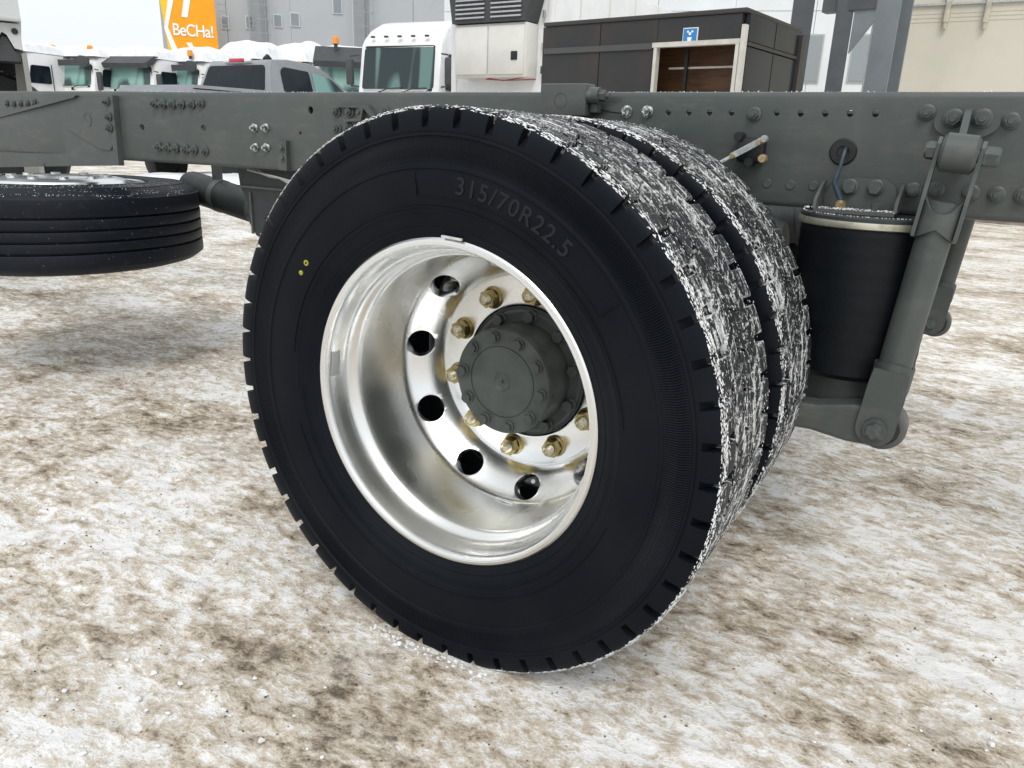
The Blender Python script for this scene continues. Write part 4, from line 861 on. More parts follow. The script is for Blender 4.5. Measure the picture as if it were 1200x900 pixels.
TEALD = M('dark_windscreen', (.030, .044, .050), .10, col2=(.13, .22, .21), vs=.9, vfac=(.52, .58), spec=.35, stretch=(2.2, 1, .25), detail=1)
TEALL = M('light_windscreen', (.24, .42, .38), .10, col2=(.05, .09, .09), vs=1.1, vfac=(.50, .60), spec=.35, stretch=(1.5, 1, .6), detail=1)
def cab(label, group, hw=1.25, zr=3.35, visor='dark', snow=.4, beacons=((-.5, 0),), trimc=WHITE, seed=1, lamps=4, big=False, spoiler=False):
    """truck cab and chassis, front at y = 0 looking towards -Y"""
    t = thing('parked_truck', label, 'truck', (0, 0, 0), group)
    zb, zw0, zw1 = .55, 1.98, 2.92
    if big: zw0, zw1 = 2.02, 3.02
    if spoiler is not None and snow >= .4: zw0, zw1 = 2.26, 3.0
    # shell: side profile lofted across the width with rounded front corners
    prof = [(0.06, zb), (-.02, zb+.3), (-.02, 1.6), (.02, zw0-.06), (.20, zw1+.05), (.42, zr-.06), (.62, zr), (2.0, zr), (2.2, zr-.1), (2.2, zb)]
    if big: prof = [(0.06, zb), (-.02, zb+.3), (-.02, 1.6), (.02, zw0-.06), (.20, zw1+.05), (.30, zw1+.22), (.48, zw1+.42), (.80, zw1+.62), (1.2, zw1+.70), (2.0, zw1+.72), (2.2, zw1+.6), (2.2, zb)]
    b = MB(); xs = [(-hw, .16), (-hw+.05, .06), (-hw+.18, .0), (hw-.18, .0), (hw-.05, .06), (hw, .16)]
    vs = []; n = len(prof)
    for (x, off) in xs:
        for (y, z) in prof: vs.append((x*(1 if z < zw1 else .97 if not big else max(.80, .99-.30*(z-zw1)**1.6)), y+(off if y < 1 else -off*.3), z-(off*.5 if z > zr-.12 else 0)))
    fs = [(i*n+j, i*n+(j+1) % n, (i+1)*n+(j+1) % n, (i+1)*n+j) for i in range(len(xs)-1) for j in range(n)]+[tuple(range(n)), tuple(range((len(xs)-1)*n, len(xs)*n))]
    b.add(vs, fs); body = obj('cab', b, trimc, t, ang=35)
    # windscreen (a bowed pane just proud of the shell), black seal behind
    def fy(z): return np.interp(z, [1.6, zw0-.06, zw1+.05], [-.02, .02, .20])
    def pane(name, w0, z0_, z1_, off, mat, par, rad=.09):
        out = rounded([(-w0, z0_), (w0, z0_), (w0*.97, z1_), (-w0*.97, z1_)], rad, 5); b = MB(); n = len(out)
        f = lambda x, z, o: (x, float(fy(z))-o+.10*max(0, (abs(x)-(hw-.28))/.22)**2, z)
        b.add([f(x, z, off) for x, z in out]+[f(x, z, off-.03) for x, z in out], [tuple(range(n)), tuple(range(n, 2*n))]+[(i, (i+1) % n, n+(i+1) % n, n+i) for i in range(n)])
        return obj(name, b, mat, par, False)
    pane('window_seal', hw-.13, zw0-.03, zw1+.03, .012, BLACK, t, .12)
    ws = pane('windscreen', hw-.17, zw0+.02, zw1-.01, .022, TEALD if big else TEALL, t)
    for sx_ in (-.45, .25):
        b = MB(); b.tube([(sx_, -.06, zw0-.05), (sx_+.25, -.03, zw0+.03), (sx_+.62, .0, zw0+.05)], .012, 5); obj('wiper', b, BLACK, ws)
        b = MB(); b.box((sx_, -.05, zw0-.09), (.07, .05, .09)); obj('wiper_foot', b, BLACK, ws)
    if visor == 'dark':
        b = MB(); out = [(-hw+.04, zw1+.26), (-hw+.02, zw1+.02), (-hw+.16, zw1-.10), (-.62, zw1-.04), (.62, zw1-.04), (hw-.16, zw1-.10), (hw-.02, zw1+.02), (hw-.04, zw1+.26), (hw-.4, zw1+.30), (.55, zw1+.16), (-.55, zw1+.16), (-hw+.4, zw1+.30)]
        b.prism(rounded(out, .06, 3), -.10, -.02); v = obj('sun_visor', b, DKPLAS, t, False)
    if visor == 'deep':
        b = MB(); b.prism([(-.22, zw1+.10), (-.16, zw1-.06), (.20, zw1+.1), (.45, zr+.02), (.25, zr+.02)], -hw+.04, hw-.04, 'YZ'); obj('sun_visor', b, DKPLAS, t, False)
    if lamps:
        for k in range(lamps):
            x = (-.78+1.56*k/(lamps-1)); b = MB(); b.box((x, .19, zw1+.24), (.10, .07, .045), b=.01); obj('marker_lamp', b, DKPLAS, t)
    # side windows and door seams
    for s_ in (-1, 1):
        b = MB(); b.prism(rounded([(.34, zw0+.02), (1.25, zw0+.02), (1.25, 2.88), (.50, 2.88)], .07, 3), s_*(hw-.01), s_*(hw+.012), 'YZ'); w = obj('side_window', b, GLASS, t, False)
        b = MB(); b.prism([(1.32, .95), (1.34, .95), (1.34, 2.95), (1.32, 2.95)], s_*(hw-.01), s_*(hw+.004), 'YZ'); obj('door_seam', b, BLACK, t, False)
        b = MB(); b.box((s_*(hw+.22), .10, 2.45), (.20, .12, .62), b=.04); mi = obj('mirror', b, DKPLAS, t)
        b = MB(); b.tube([(s_*(hw-.02), .16, 2.85), (s_*(hw+.2), .1, 2.82)], .02, 6); b.tube([(s_*(hw-.02), .16, 2.1), (s_*(hw+.2), .1, 2.12)], .02, 6); obj('mirror_arm', b, DKPLAS, mi)
    b = MB(); b.box((0, -.06, .72), (2*hw-.04, .24, .46), b=.05); obj('bumper', b, WHITE, t)
    b = MB()
    for k in range(4): b.box((0, -.035, 1.02+.17*k), (1.5, .04, .10), b=.012)
    obj('grille', b, DKPLAS, t)
    for s_ in (-1, 1): b = MB(); b.box((s_*.92, -.19, .78), (.38, .06, .2), b=.03); obj('headlight', b, GLASS, t)
    for (x, y) in ((-hw+.2, 1.15), (hw-.2, 1.15), (-hw+.2, 5.0), (hw-.2, 5.0)): wheel_simple(t, x, y)
    b = MB(); b.box((-.4, 3.9, .95), (.09, 4.0, .26)); b.box((.4, 3.9, .95), (.09, 4.0, .26)); obj('chassis_rail', b, DARKP, t, False)
    if spoiler:
        b = MB(); b.prism([(.5, zr-.02), (.75, zr+.32), (1.6, zr+.52), (2.1, zr+.5), (2.1, zr-.02)], -hw+.14, hw-.14, 'YZ'); obj('roof_deflector', b, WHITE, t, False)
    if snow:
        obj('roof_snow', snow_cap(2*hw-.06, 1.95, zr+(.34 if spoiler else -.03), snow, seed, 0, 1.2), SNOW, t)
    for (x, y) in beacons:
        y -= .28; zz = zr-.02+(.04 if snow > .3 else 0); b = MB(); b.cyl((x, .42+y, zz), (x, .42+y, zz+.10), .055, n=10); b_ = obj('beacon_foot', b, DKPLAS, t)
        b = MB(); b.lathe([(.10, 0), (.10, .17), (.07, .21), (0, .22)], 14, 'Z'); obj('beacon', b, AMBER, t, at0=(x, .42+y, zz+.10))
    return t
def place(t, x, D, th): q = rng(x, D); put(t, (q.x, q.y, 0), face_rz(x, th))
GR = 'snow-covered white trucks parked in a row'
row = [(-6, 34, 52, 'leftmost snow-covered white truck, half hidden behind the white cab corner', .42, ((.6, 0),), 'dark', False),
       (80, 34, 50, 'white truck with dark visor nearest the white cab corner, two amber beacons on its roof', .40, ((-.7, 0), (.8, .3)), 'dark', False),
       (147, 33, 44, 'white truck with a straight dark visor and rounded snow-topped roof, left of the orange banner', .45, (), 'deep', False),
       (206, 33, 50, 'white truck with dark visor below the orange banner, next to the pickup', .55, ((-.6, 0), (.75, 0)), 'dark', False),
       (272, 35, 48, 'white truck with domed roof snow behind the pickup rear window', .75, ((-.3, 0),), 'dark', True),
       (330, 35, 46, 'white truck with the highest roof snow, behind the pickup side windows', .80, ((-.6, 0), (.9, 0)), 'dark', True)]
for i, (x, D, th, lab, sn, bc, vs_, sp2) in enumerate(row):
    t = cab(lab, GR, snow=sn, beacons=bc, visor=vs_, seed=i+1, spoiler=sp2); place(t, x, D, R(th))
t = cab('white truck with grey roof visor and one orange beacon, left of the large clean cab', None, visor='deep', snow=.12, beacons=((-.55, -.1),), seed=9, lamps=0, zr=3.45); place(t, 416, 25.5, R(8))
t = cab('large clean white truck cab with wide windscreen beside the refrigerated trailer', None, hw=1.22, visor=None, snow=0, beacons=(), seed=12, lamps=5, big=True, zr=3.62); place(t, 464, 20.3, R(33))

# pickup
pk = thing('pickup_truck', 'grey double-cab pickup seen from behind, dark windows and red high brake light', 'pickup', (0, 0, 0))
def hw_(z): return float(np.interp(z, [.4, .9, 1.42, 1.98], [.92, .99, .93, .74]))
def loft(name, prof, mat, rnd_=.06, par=pk, hwf=hw_):
    b = MB(); n = len(prof); vs = []; cols = [(-1, 1), (-.94, 0), (-.8, 0), (.8, 0), (.94, 0), (1, 1)]
    zc = np.mean([p[1] for p in prof]); yc = np.mean([p[0] for p in prof])
    for (u, e) in cols:
        for (y, z) in prof: vs.append((u*hwf(z), y+(yc-y)*.03*e, z+(zc-z)*.06*e))
    fs = [(i*n+j, i*n+(j+1) % n, (i+1)*n+(j+1) % n, (i+1)*n+j) for i in range(len(cols)-1) for j in range(n)]+[tuple(range(n)), tuple(range((len(cols)-1)*n, len(cols)*n))]
    b.add(vs, fs); return obj(name, b, mat, par, ang=40)
loft('body', [(-1.85, .55), (-1.88, 1.30), (-1.80, 1.44), (0, 1.45), (2.45, 1.42), (3.4, 1.30), (3.62, 1.0), (3.60, .5), (2.9, .42), (-.9, .42)], GREYCAR)
loft('roof', [(-.02, 1.43), (.16, 1.86), (.26, 1.95), (.7, 1.985), (1.35, 1.965), (1.75, 1.86), (2.55, 1.41)], GREYCAR)
loft('tonneau_cover', [(-1.78, 1.43), (-1.76, 1.475), (-.08, 1.485), (-.06, 1.43)], GREYCAR)
def plane_poly(name, pts3, mat, thick, nrm):
    b = MB(); n = len(pts3); nv = Vector(nrm)*thick; b.add([Vector(p) for p in pts3]+[Vector(p)+nv for p in pts3], [tuple(range(n)), tuple(range(n, 2*n))]+[(i, (i+1) % n, n+(i+1) % n, n+i) for i in range(n)]); return obj(name, b, mat, pk, False)
ry = lambda z: float(np.interp(z, [1.43, 1.86, 1.95], [-.02, .16, .26]))
for (za, zb_) in ((1.47, 1.87),):
    pts = rounded([(-.80, za), (.80, za), (.69, zb_), (-.69, zb_)], .07, 4); plane_poly('rear_window', [(x, ry(z)-.004, z) for x, z in pts], GLASS, .012, (0, -1, 0))
b = MB(); b.box((0, .175, 1.945), (.34, .07, .055), b=.012); obj('brake_light', b, REDL, pk)
b = MB()
for s_ in (-.26, .26): b.box((s_, .185, 1.943), (.14, .06, .045), b=.01)
obj('cargo_lamp', b, WPRINT, pk)
for s_ in (-1, 1):
    for poly in ([(.38, 1.47), (1.18, 1.47), (1.20, 1.83), (.52, 1.86), (.42, 1.80)], [(1.27, 1.47), (2.28, 1.47), (1.80, 1.76), (1.29, 1.83)]):
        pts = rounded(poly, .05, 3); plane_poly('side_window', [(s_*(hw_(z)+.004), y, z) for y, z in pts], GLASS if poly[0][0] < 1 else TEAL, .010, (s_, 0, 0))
    b = MB(); b.box((s_*1.13, 1.95, 1.45), (.26, .12, .2), b=.04); obj('mirror', b, GREYCAR, pk)
    for y in (-.95, 2.75): wheel_simple(pk, s_*.85, y, .42, .28)
b = MB(); b.tube([(.15, .9, 1.98), (.15, .82, 2.04), (.15, .75, 1.99)], .05, 6); obj('roof_antenna', b, BLACK, pk)
b = MB(); b.box((0, -1.95, .62), (1.8, .18, .2), b=.03); obj('rear_bumper', b, DKPLAS, pk)
for s_ in (-1, 1): b = MB(); b.box((s_*.84, -1.875, 1.12), (.16, .06, .36), b=.02); obj('tail_lamp', b, REDL, pk)
put(pk, (-10.43, 8.19, 0), R(0)); pk.matrix_basis = pk.matrix_basis @ Matrix.Diagonal((1, .82, 1.06, 1))

# refrigerated trailer
tr = thing('refrigerated_trailer', 'white refrigerated trailer with cooling unit on its front, behind the dark kiosk', 'trailer', (0, 0, 0))
b = MB(); b.box((0, 6.0, 2.55), (2.3, 12.0, 2.9), b=.05); bd = obj('box_body', b, WHITE, tr)
for k in range(9):
    b = MB(); b.box((1.153, 1.0+k*1.25, 2.55), (.012, .05, 2.8)); obj('side_seam', b, OFFW, bd, False)
for s_ in (-1, 1): b = MB(); b.box((s_*1.10, -.02, 2.55), (.12, .06, 2.92), b=.015); obj('corner_post', b, WHITE, tr)
un = empty('cooling_unit', (0, 0, 2.9), tr)
zu = rng(578, 15.4, 27).z; hu = zu-2.05
b = MB(); b.box((.02, -.22, 2.05+hu/2), (1.62, .42, hu), b=.03); obj('housing', b, OFFW, un)
for s_, w in ((-1, .72), (1, .78)):
    b = MB(); b.box((.02+s_*.39, -.445, 2.05+hu/2), (w, .03, hu-.10), b=.012); obj('door', b, OFFW, un)
b = MB(); b.box((.60, -.468, 2.42), (.14, .02, .15), b=.01); obj('handle', b, BLACK, un)
b = MB(); b.prism([(-.80, zu+.01), (.82, zu+.01), (1.0, zu+.62), (-.90, zu+.62)], -.50, -.02); obj('grille_frame', b, DKPLAS, un, False)
for s_ in (-1, 1):
    for k in range(7): b = MB(); b.box((.03+s_*.40, -.52, zu+.09+k*.075), (.66, .04, .030), b=.004); obj('slat', b, GALV, un)
b = MB(); b.tube([(-.1, -.3, 2.05), (.3, -.35, 2.0), (.8, -.3, 2.06)], .009, 6); b.tube([(-.2, -.2, 2.04), (.3, -.25, 2.01), (.9, -.15, 2.03)], .009, 6); obj('red_hose', b, M('red_hose', (.35, .03, .03), .5), tr)
for z in (2.2, 2.6, 3.15): b = MB(); b.box((.97, -.065, z), (.05, .04, .13), b=.008); obj('latch', b, DKPLAS if z < 2.4 else GALV, tr)
for y in (8.5, 9.8, 11.1):
    for s_ in (-1, 1): wheel_simple(tr, s_*.95, y)
b = MB(); b.box((0, 6.0, 1.0), (1.2, 11.5, .2)); obj('chassis', b, DARKP, tr, False)
for s_ in (-.7, .7): b = MB(); b.box((s_, 2.2, .45), (.12, .12, .9)); obj('landing_leg', b, DARKP, tr)
q = rng(586, 15.8); put(tr, (q.x, q.y, 0), face_rz(580, R(34)))

# dark kiosk
ks = thing('kiosk', 'dark brown-grey flat-roofed kiosk with white-framed doorway and small blue sign', 'kiosk', (0, 0, 0))
KW = M('kiosk_panel', (.034, .037, .040), .4, col2=(.055, .046, .042), vs=.9, vfac=(.45, .6), spec=.3)
KD = M('kiosk_glass', (.020, .026, .032), .2, var=.3, vs=2, spec=.2)
KR = M('kiosk_roof', (.040, .036, .034), .5)
WD = M('wood_interior', (.13, .060, .022), .5, col2=(.08, .035, .014), vs=3, stretch=(1, 1, 8))
q8 = rng(864, 7.7, 5); H = q8.z
RZ = R(-7); qx = Vector((math.cos(RZ), math.sin(RZ))); 
def kx(px):                                                              # local x on the front wall for a bearing
    d = ray(px, 90); o = Vector((q8.x-CX, q8.y-CY)); M2 = Matrix(((d.x, -qx.x), (d.y, -qx.y))); s_ = M2.inverted() @ o; return s_[1]
xl = kx(634); d0, d1 = kx(769), kx(858); zd = rng(810, 7.75, 52).z
for (xa, xb, za, zb_) in ((xl, kx(700), 0, H-.074), (kx(700)+.006, d0-.03, 0, H-.074), (d0-.03, d1+.03, zd+.035, H-.074)):
    b = MB(); b.box(((xa+xb)/2, .03, (za+zb_)/2), (xb-xa-.004, .05, zb_-za)); obj('wall_panel', b, KW, ks, False)
b = MB(); b.box(((xl+d0)/2-.02, -.004, zd+.015), (d0-xl-.1, .016, .055)); obj('wall_strip', b, M('strip_grey', (.07, .07, .07), .45), ks, False)
b = MB(); b.box((xl/2+.06, .74, H-.05), (-xl+.09, 1.50, .04), b=.006); obj('roof', b, KR, ks)
FR = M('frame_cream', (.62, .60, .55), .5, var=.15, vs=8)
for xx in (d0-.015, d1+.03): b = MB(); b.box((xx, -.005, zd/2), (.032, .07, zd)); obj('door_frame', b, FR, ks, False)
b = MB(); b.box(((d0+d1)/2, -.008, zd+.018), (d1-d0+.10, .07, .042)); obj('door_frame', b, FR, ks, False)
b = MB(); b.box(((d0+d1)/2-.14, .42, zd/2+.05), (d1-d0+.36, .04, zd+.1)); obj('inner_wall', b, WD, ks, False)
zbar = rng(810, 7.75, 75).z
b = MB(); b.box(((d0+d1)/2, .25, zbar), (d1-d0, .02, .018)); obj('rail_bar', b, FR, ks, False)
b = MB(); b.box((d0+.20, .22, zd/2), (.03, .03, zd)); obj('inner_post', b, BLACK, ks, False)
sg0, sg1 = kx(796), kx(813); zs0, zs1 = rng(804, 7.75, 48).z, rng(804, 7.75, 30).z
b = MB(); b.box(((sg0+sg1)/2, -.002, (zs0+zs1)/2), (sg1-sg0, .012, zs1-zs0)); sgn = obj('sign', b, WPRINT, ks, False, label='small blue sign with a white pictogram')
b = MB(); b.box(((sg0+sg1)/2, -.010, (zs0+zs1)/2), (sg1-sg0-.016, .006, zs1-zs0-.016)); obj('sign_face', b, M('sign_blue', (.03, .22, .52), .4), sgn, False)
b = MB(); cx_, cz_ = (sg0+sg1)/2, (zs0+zs1)/2
b.cyl((cx_-.022, -.0135, cz_+.03), (cx_-.022, -.0145, cz_+.03), .010, n=10); b.cyl((cx_+.022, -.0135, cz_+.03), (cx_+.022, -.0145, cz_+.03), .010, n=10); b.cyl((cx_, -.0135, cz_+.012), (cx_, -.0145, cz_+.012), .014, n=10)
b.prism([(cx_-.020, cz_-.05), (cx_+.016, cz_-.05), (cx_+.022, cz_-.018), (cx_-.024, cz_-.018)], -.0145, -.0135); obj('pictogram', b, WPRINT, sgn, False)
b = MB(); b.box((.10, 0.0, H/2-.08), (.036, .07, H-.18)); obj('corner_post', b, FR, ks, False)
for (ya, yb) in ((.06, .70), (.72, 1.36)):
    for (za, zb_) in ((0, zd-.02), (zd+.03, H-.074)): b = MB(); b.box((.095, (ya+yb)/2, (za+zb_)/2), (.04, yb-ya, zb_-za)); obj('side_panel', b, KD, ks, False)
b = MB(); b.box((.10, .70, zd+.005), (.052, 1.30, .03)); obj('side_rail', b, KR, ks, False)
b = MB(); b.box((.10, 1.42, H/2-.05), (.10, .10, H-.1)); obj('back_post', b, KR, ks, False)
b = MB(); b.box((xl/2, 1.44, H/2-.1), (-xl, .05, H-.2)); obj('back_wall', b, KW, ks, False)
b = MB(); b.box((xl/2, .75, .05), (-xl+.1, 1.4, .1)); obj('floor', b, KR, ks, False)
put(ks, (q8.x, q8.y, 0), RZ)

# steel canopy frame
cf = thing('steel_frame', 'grey steel canopy frame with upright columns between kiosk and beige wall', 'steel frame', (0, 0, 0))
ST = M('steel_grey', (.20, .225, .24), .5, var=.12, vs=3); STD = M('steel_dark', (.085, .095, .105), .5, var=.2, vs=3)
def column(px, D, w, dpt, rz, mat, h=6.5):
    q = rng(px, D); b = MB(); m = Matrix.Translation((q.x, q.y, 0)) @ Matrix.Rotation(rz, 4, 'Z')
    b.box((0, -dpt/2, h/2), (w, .014, h), m); b.box((0, dpt/2, h/2), (w, .014, h), m); b.box((0, 0, h/2), (.014, dpt-.014, h), m)
    o = obj('column', b, mat, cf, False); b = MB(); b.box((0, 0, .015), (w+.14, dpt+.14, .03), m); obj('base_plate', b, mat, o, False); return q
c1 = column(1033, 8.9, .235, .24, R(-20), ST)
c2 = column(977, 12.5, .22, .2, R(8), STD)
c3 = column(929, 10.8, .24, .22, R(10), STD)
b = MB(); za = rng(1005, 12.4, 12).z
m = Matrix.Translation((c2.x+.6, c2.y-.1, 0)) @ Matrix.Rotation(R(-10), 4, 'Z'); b.box((-.35, 0, za+.20), (1.1, .2, .40), m); obj('beam', b, STD, cf, False)
b = MB(); b.prism([(-.14, za), (.25, za), (-.14, za-.55)], -.02, .02, m=Matrix.Translation((c2.x+.28, c2.y-.1, 0)) @ Matrix.Rotation(R(-10), 4, 'Z')); obj('knee_brace', b, ST, cf, False)

# beige building on the right
bw = thing('beige_building', 'plain beige panel wall at the far right behind the chassis', 'building', (0, 0, 0))
BG = M('beige_panel', (.63, .60, .51), .7, var=.08, vs=.7); e0 = at(1020, 50, 12.6)
for k in range(6):
    b = MB(); b.box((e0.x+1.5+k*3.004, 12.75, 3.6), (2.998, .3, 6.6)); obj('wall_panel', b, BG, bw, False)
zb1 = at(1150, 3, 12.6).z
b = MB(); b.box((e0.x+9, 12.585, zb1), (18, .05, .03)); obj('seam', b, GALV, bw, False)
for k in range(3): b = MB(); b.box((e0.x+9, 12.596, zb1-.12-.055*k), (18, .004, .004)); obj('seam', b, BG, bw, False)
for px in (1110, 1157): q = at(px, 14, 12.5); b = MB(); b.box((q.x, 12.55, q.z+.14), (.07, .09, .55), b=.015); b.box((q.x, 12.55, q.z-.16), (.045, .06, .12), b=.01); obj('wall_bracket', b, M('stained_cream', (.60, .56, .46), .6, var=.3, vs=6), bw)
b = MB(); b.box((e0.x+9, 12.50, .15), (18.1, .20, .30)); obj('plinth', b, M('plinth_brown', (.30, .26, .22), .8, var=.4, vs=3), bw, False)
b = MB(); b.box((e0.x+.05, 12.62, 3.6), (.10, .30, 6.6)); obj('corner_trim', b, GALV, bw, False)

# white panel building behind the kiosk
wb = thing('white_building', 'white panel-clad building with grey windows behind the steel frame', 'building', (0, 0, 0))
WBm = M('white_cladding', (.74, .77, .79), .6, var=.06, vs=.5)
q = rng(800, 27); rzw = face_rz(800, R(2))
for i in range(8):
    for j in range(4):
        b = MB(); b.box((-7+i*2.4, .1, 1.4+j*2.4), (2.385, .2, 2.385)); obj('wall_panel', b, WBm, wb, False)
for px, w in ((947, .42), (1004, .62), (900, .62)):
    d = math.tan(bearing(800)-bearing(px))*27; za_, zb_ = (rng(px, 27/math.cos(bearing(800)-bearing(px)), yy).z for yy in (96, 43))
    b = MB(); b.box((d, -.01, (za_+zb_)/2), (w+.1, .06, zb_-za_+.1)); f = obj('window', b, GALV, wb, False); b = MB(); b.box((d, -.05, (za_+zb_)/2), (w, .02, zb_-za_)); obj('pane', b, M('grey_pane', (.30, .33, .35), .2), f, False)
b = MB(); b.box((0, .8, 10.05), (20, 1.6, .1)); obj('roof', b, GALV, wb, False)
put(wb, (q.x, q.y, 0), rzw)

# grey factory building with ladders
gb = thing('grey_building', 'long light-grey factory building with small windows and ladders behind the trucks', 'building', (0, 0, 0))
GM = M('grey_cladding', (.40, .425, .45), .65, var=.05, vs=.3); DG = 62; be0 = bearing(400)
def gx(px): return math.tan(be0-bearing(px))*DG
def gz(px, y): return rng(px, DG/math.cos(be0-bearing(px)), y).z
xL = gx(196)
for k in range(12):
    b = MB(); b.box((xL+2.2+k*4.4, .2, 9), (4.37, .4, 18)); obj('wall_panel', b, GM, gb, False)
for (pa, pb, ya, yb) in ((266, 273, 20, 33), (294, 301, 20, 33), (326, 334, 18, 31), (345, 354, 16, 30), (394, 403, -3, 15)):
    xa, xb = gx(pa), gx(pb); za_, zb_ = gz(pa, yb), gz(pa, ya); b = MB(); b.box(((xa+xb)/2, -.03, (za_+zb_)/2), (xb-xa+.14, .12, zb_-za_+.14)); f = obj('window', b, M('pale_trim', (.55, .57, .58), .5), gb, False)
    b = MB(); b.box(((xa+xb)/2, -.10, (za_+zb_)/2), (xb-xa, .03, zb_-za_)); obj('pane', b, M('dull_pane', (.22, .25, .28), .2), f, False)
LD = M('ladder_grey', (.28, .30, .32), .5)
for px in (304, 422):
    xa = gx(px); b = MB(); 
    for s_ in (-.35, .35): b.box((xa+s_, -.5, 8), (.10, .10, 16))
    f = obj('ladder', b, LD, gb, False); rg = MB()
    for k in range(50): rg.box((xa, -.5, .3+k*.32), (.66, .05, .05))
    for k in range(14):
        rg.box((xa+.5, -.95, 3+k*.9), (1.1, .05, .05)); rg.box((xa+1.0, -.7, 3+k*.9), (.05, .5, .05))
    rg.box((xa+1.05, -.95, 8.5), (.06, .06, 13)); obj('rungs', rg, LD, f, False, kind='stuff')
for px in (316, 432): xa = gx(px); b = MB(); b.cyl((xa, -.2, 0), (xa, -.2, 16), .09, n=10); obj('downpipe', b, LD, gb)
q = rng(400, DG); put(gb, (q.x, q.y, 0), be0)

# banner
DB = 60; be1 = bearing(225)
def bx_(px): return math.tan(be1-bearing(px))*DB
def bz_(px, y): return rng(px, DB/math.cos(be1-bearing(px)), y).z
bn = thing('banner', 'tall orange banner with white lettering hanging at the left end of the grey building', 'banner', (0, 0, 0))
q = rng(229, DB)
def bpoly(pts): return [(bx_(x), bz_(x, y)) for x, y in pts]
b = MB(); b.prism(bpoly([(192.5, -40), (254, -40), (256, 62), (198, 62)]), 0, .04); obj('cloth', b, ORANGE, bn, False)
b = MB(); b.prism(bpoly([(192.7, -5), (203, -5), (196, 33), (202, 61.5), (198, 61.5)]), -.012, -.004); obj('yellow_field', b, YELLOWF, bn, False)
b = MB()
for poly in ([(203, -4), (210, -4), (199.5, 32), (209.5, 62), (202.5, 62), (195, 33)], [(221, -4), (229, -4), (223, 21), (216, 20)], [(219, 50), (225, 50), (230, 62), (224, 62)]): b.prism(bpoly(poly), -.030, -.018)
obj('white_stripe', b, WPRINT, bn, False)
def flat_text(s, x0p, x1p, y0p, y1p, name):
    cu = bpy.data.curves.new('t', 'FONT'); cu.body = s; cu.size = 1; cu.extrude = .006; cu.offset = .014; cu.space_character = .93; o = bpy.data.objects.new('t', cu); C.objects.link(o); bpy.context.view_layer.update()
    me = bpy.data.meshes.new_from_object(o.evaluated_get(bpy.context.evaluated_depsgraph_get())); bpy.data.objects.remove(o)
    a = np.array([v.co[:] for v in me.vertices]); mn, mxx = a.min(0), a.max(0); X0, X1, Z0, Z1 = bx_(x0p), bx_(x1p), bz_(x0p, y1p), bz_(x0p, y0p)
    for v in me.vertices: v.co = (X0+(v.co.x-mn[0])/(mxx[0]-mn[0])*(X1-X0), -.03-v.co.z*2, Z0+(v.co.y-mn[1])/(mxx[1]-mn[1])*(Z1-Z0))
    me.materials.append(WPRINT); return obj(name, me, None, bn)
flat_text('BeCHa!', 205, 251, 27, 41.5, 'lettering')
put(bn, (q.x, q.y, 0), be1)
b = MB()
for k in range(16): b = MB(); b.box((bx_(255.5)+.35, -.25, bz_(255, -35)-k*.42*1.0), (.5, .06, .05)); obj('banner_tie', b, LD, bn, False)

# white cab corner, near, at the left edge
wc = thing('white_truck', 'white truck body corner with open wheel arch at the left edge of the picture', 'truck', (0, 0, 0))
DW = 6.3; be2 = bearing(20)
def wx(px): return math.tan(be2-bearing(px))*DW
def wz(px, y): return rng(px, DW/math.cos(be2-bearing(px)), y).z
def wp(pts): return [(wx(x), wz(x, y)) for x, y in pts]
WG = M('white_grey_paint', (.58, .60, .60), .35, var=.1, vs=2); XE = wx(36)
zA = wz(20, 62); zB = wz(20, 25)
b = MB(); b.prism([(-1.9, 3.1), (XE, 3.1), (XE, zB), (-1.9, zB)], 0, 1.2); obj('upper_panel', b, WG, wc, False)
b = MB(); b.prism([(-1.9, zB-.012), (XE-.012, zB-.012), (XE-.012, zA+.02), (wx(24), zA+.03), (wx(17), zA+.11), (wx(12), zA+.125), (wx(2), zA+.06), (-.5, zA+.03), (-1.9, zA)], .03, 1.15); ap = obj('arch_panel', b, WG, wc, False)
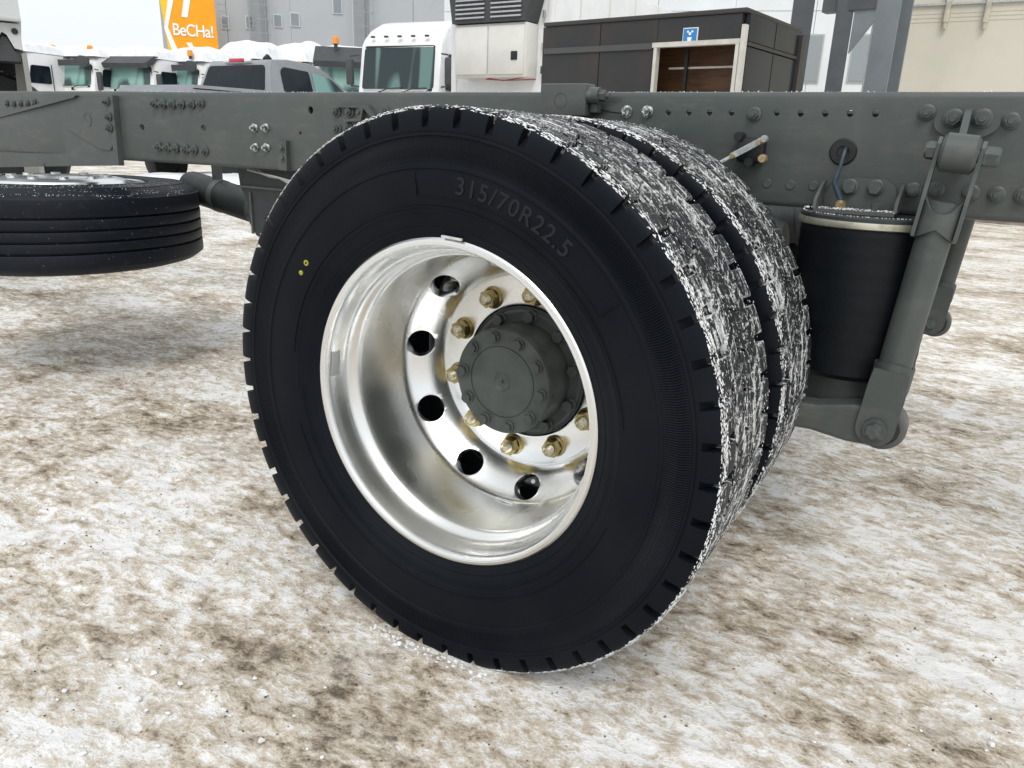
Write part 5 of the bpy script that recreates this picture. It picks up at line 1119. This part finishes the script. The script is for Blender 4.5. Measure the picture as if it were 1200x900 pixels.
b = MB(); b.box(((-1.9+XE)/2, -.012, zB+.01), (XE+1.9, .03, .03), b=.008); obj('moulding', b, WG, wc)
for px, py in ((3.5, 35), (27, 37)): x, z = wx(px), wz(px, py); b = MB(); b.cyl((x, .022, z), (x, .034, z), .019, n=16); obj('round_disc', b, BLACK, ap)  # two open holes, their inner shade painted as black discs
b = MB(); b.prism([(wx(22), zA-.01), (XE-.0, zA-.01), (XE, .55), (XE-.12, .55)], .35, .40); b.box((XE-.01, .38, (zA+.5)/2), (.03, .72, zA-.5)); obj('arch_liner', b, M('liner_grey', (.30, .30, .28), .6), wc, False)
b = MB(); b.prism([(-1.9, zA+.005), (wx(2), zA+.045), (wx(12), zA+.105), (wx(17), zA+.09), (wx(24), zA+.01), (wx(30), zA-.01), (wx(29), zA-.05), (-1.9, zA-.06)], .06, .30); obj('arch_edge', b, DKPLAS, wc, False)
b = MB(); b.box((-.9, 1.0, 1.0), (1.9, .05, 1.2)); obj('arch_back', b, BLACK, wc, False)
rw = wheel_simple(wc, 0, 0, .5, .34); rw.matrix_basis = Matrix.Translation((wx(-24), .6, .80)) @ Matrix.Rotation(PI/2, 4, 'Z')
b = MB(); rnd = random.Random(8)
for k in range(60): a = rnd.uniform(0, PI/2); crumb(b, (wx(-24)+.5*math.cos(a), .6+rnd.uniform(-.15, .15), .80+.5*math.sin(a)), rnd.uniform(.006, .016), rnd)
obj('snow_crumbs', b, SNOWC, wc, False, kind='stuff')
b = MB(); b.box((-.85, .55, .25), (1.9, .7, .1)); b.box((-.85, .9, .5), (1.5, .1, .5)); obj('underframe', b, DARKP, wc, False)
q = rng(20, DW); put(wc, (q.x, q.y, 0), be2)

# heap of cleared snow behind the frame
sp1 = rng(226, 13.2)
b = snow_cap(2.6, 1.6, -.05, .34, 3, round_=2.0); o = obj('snow_heap', b, SNOW, None); put(o, (sp1.x, sp1.y, float(o.location.z)), R(50)); o.location.z = .12
tag(o, 'low heap of cleared snow seen under the frame beside the pickup', 'snow heap')
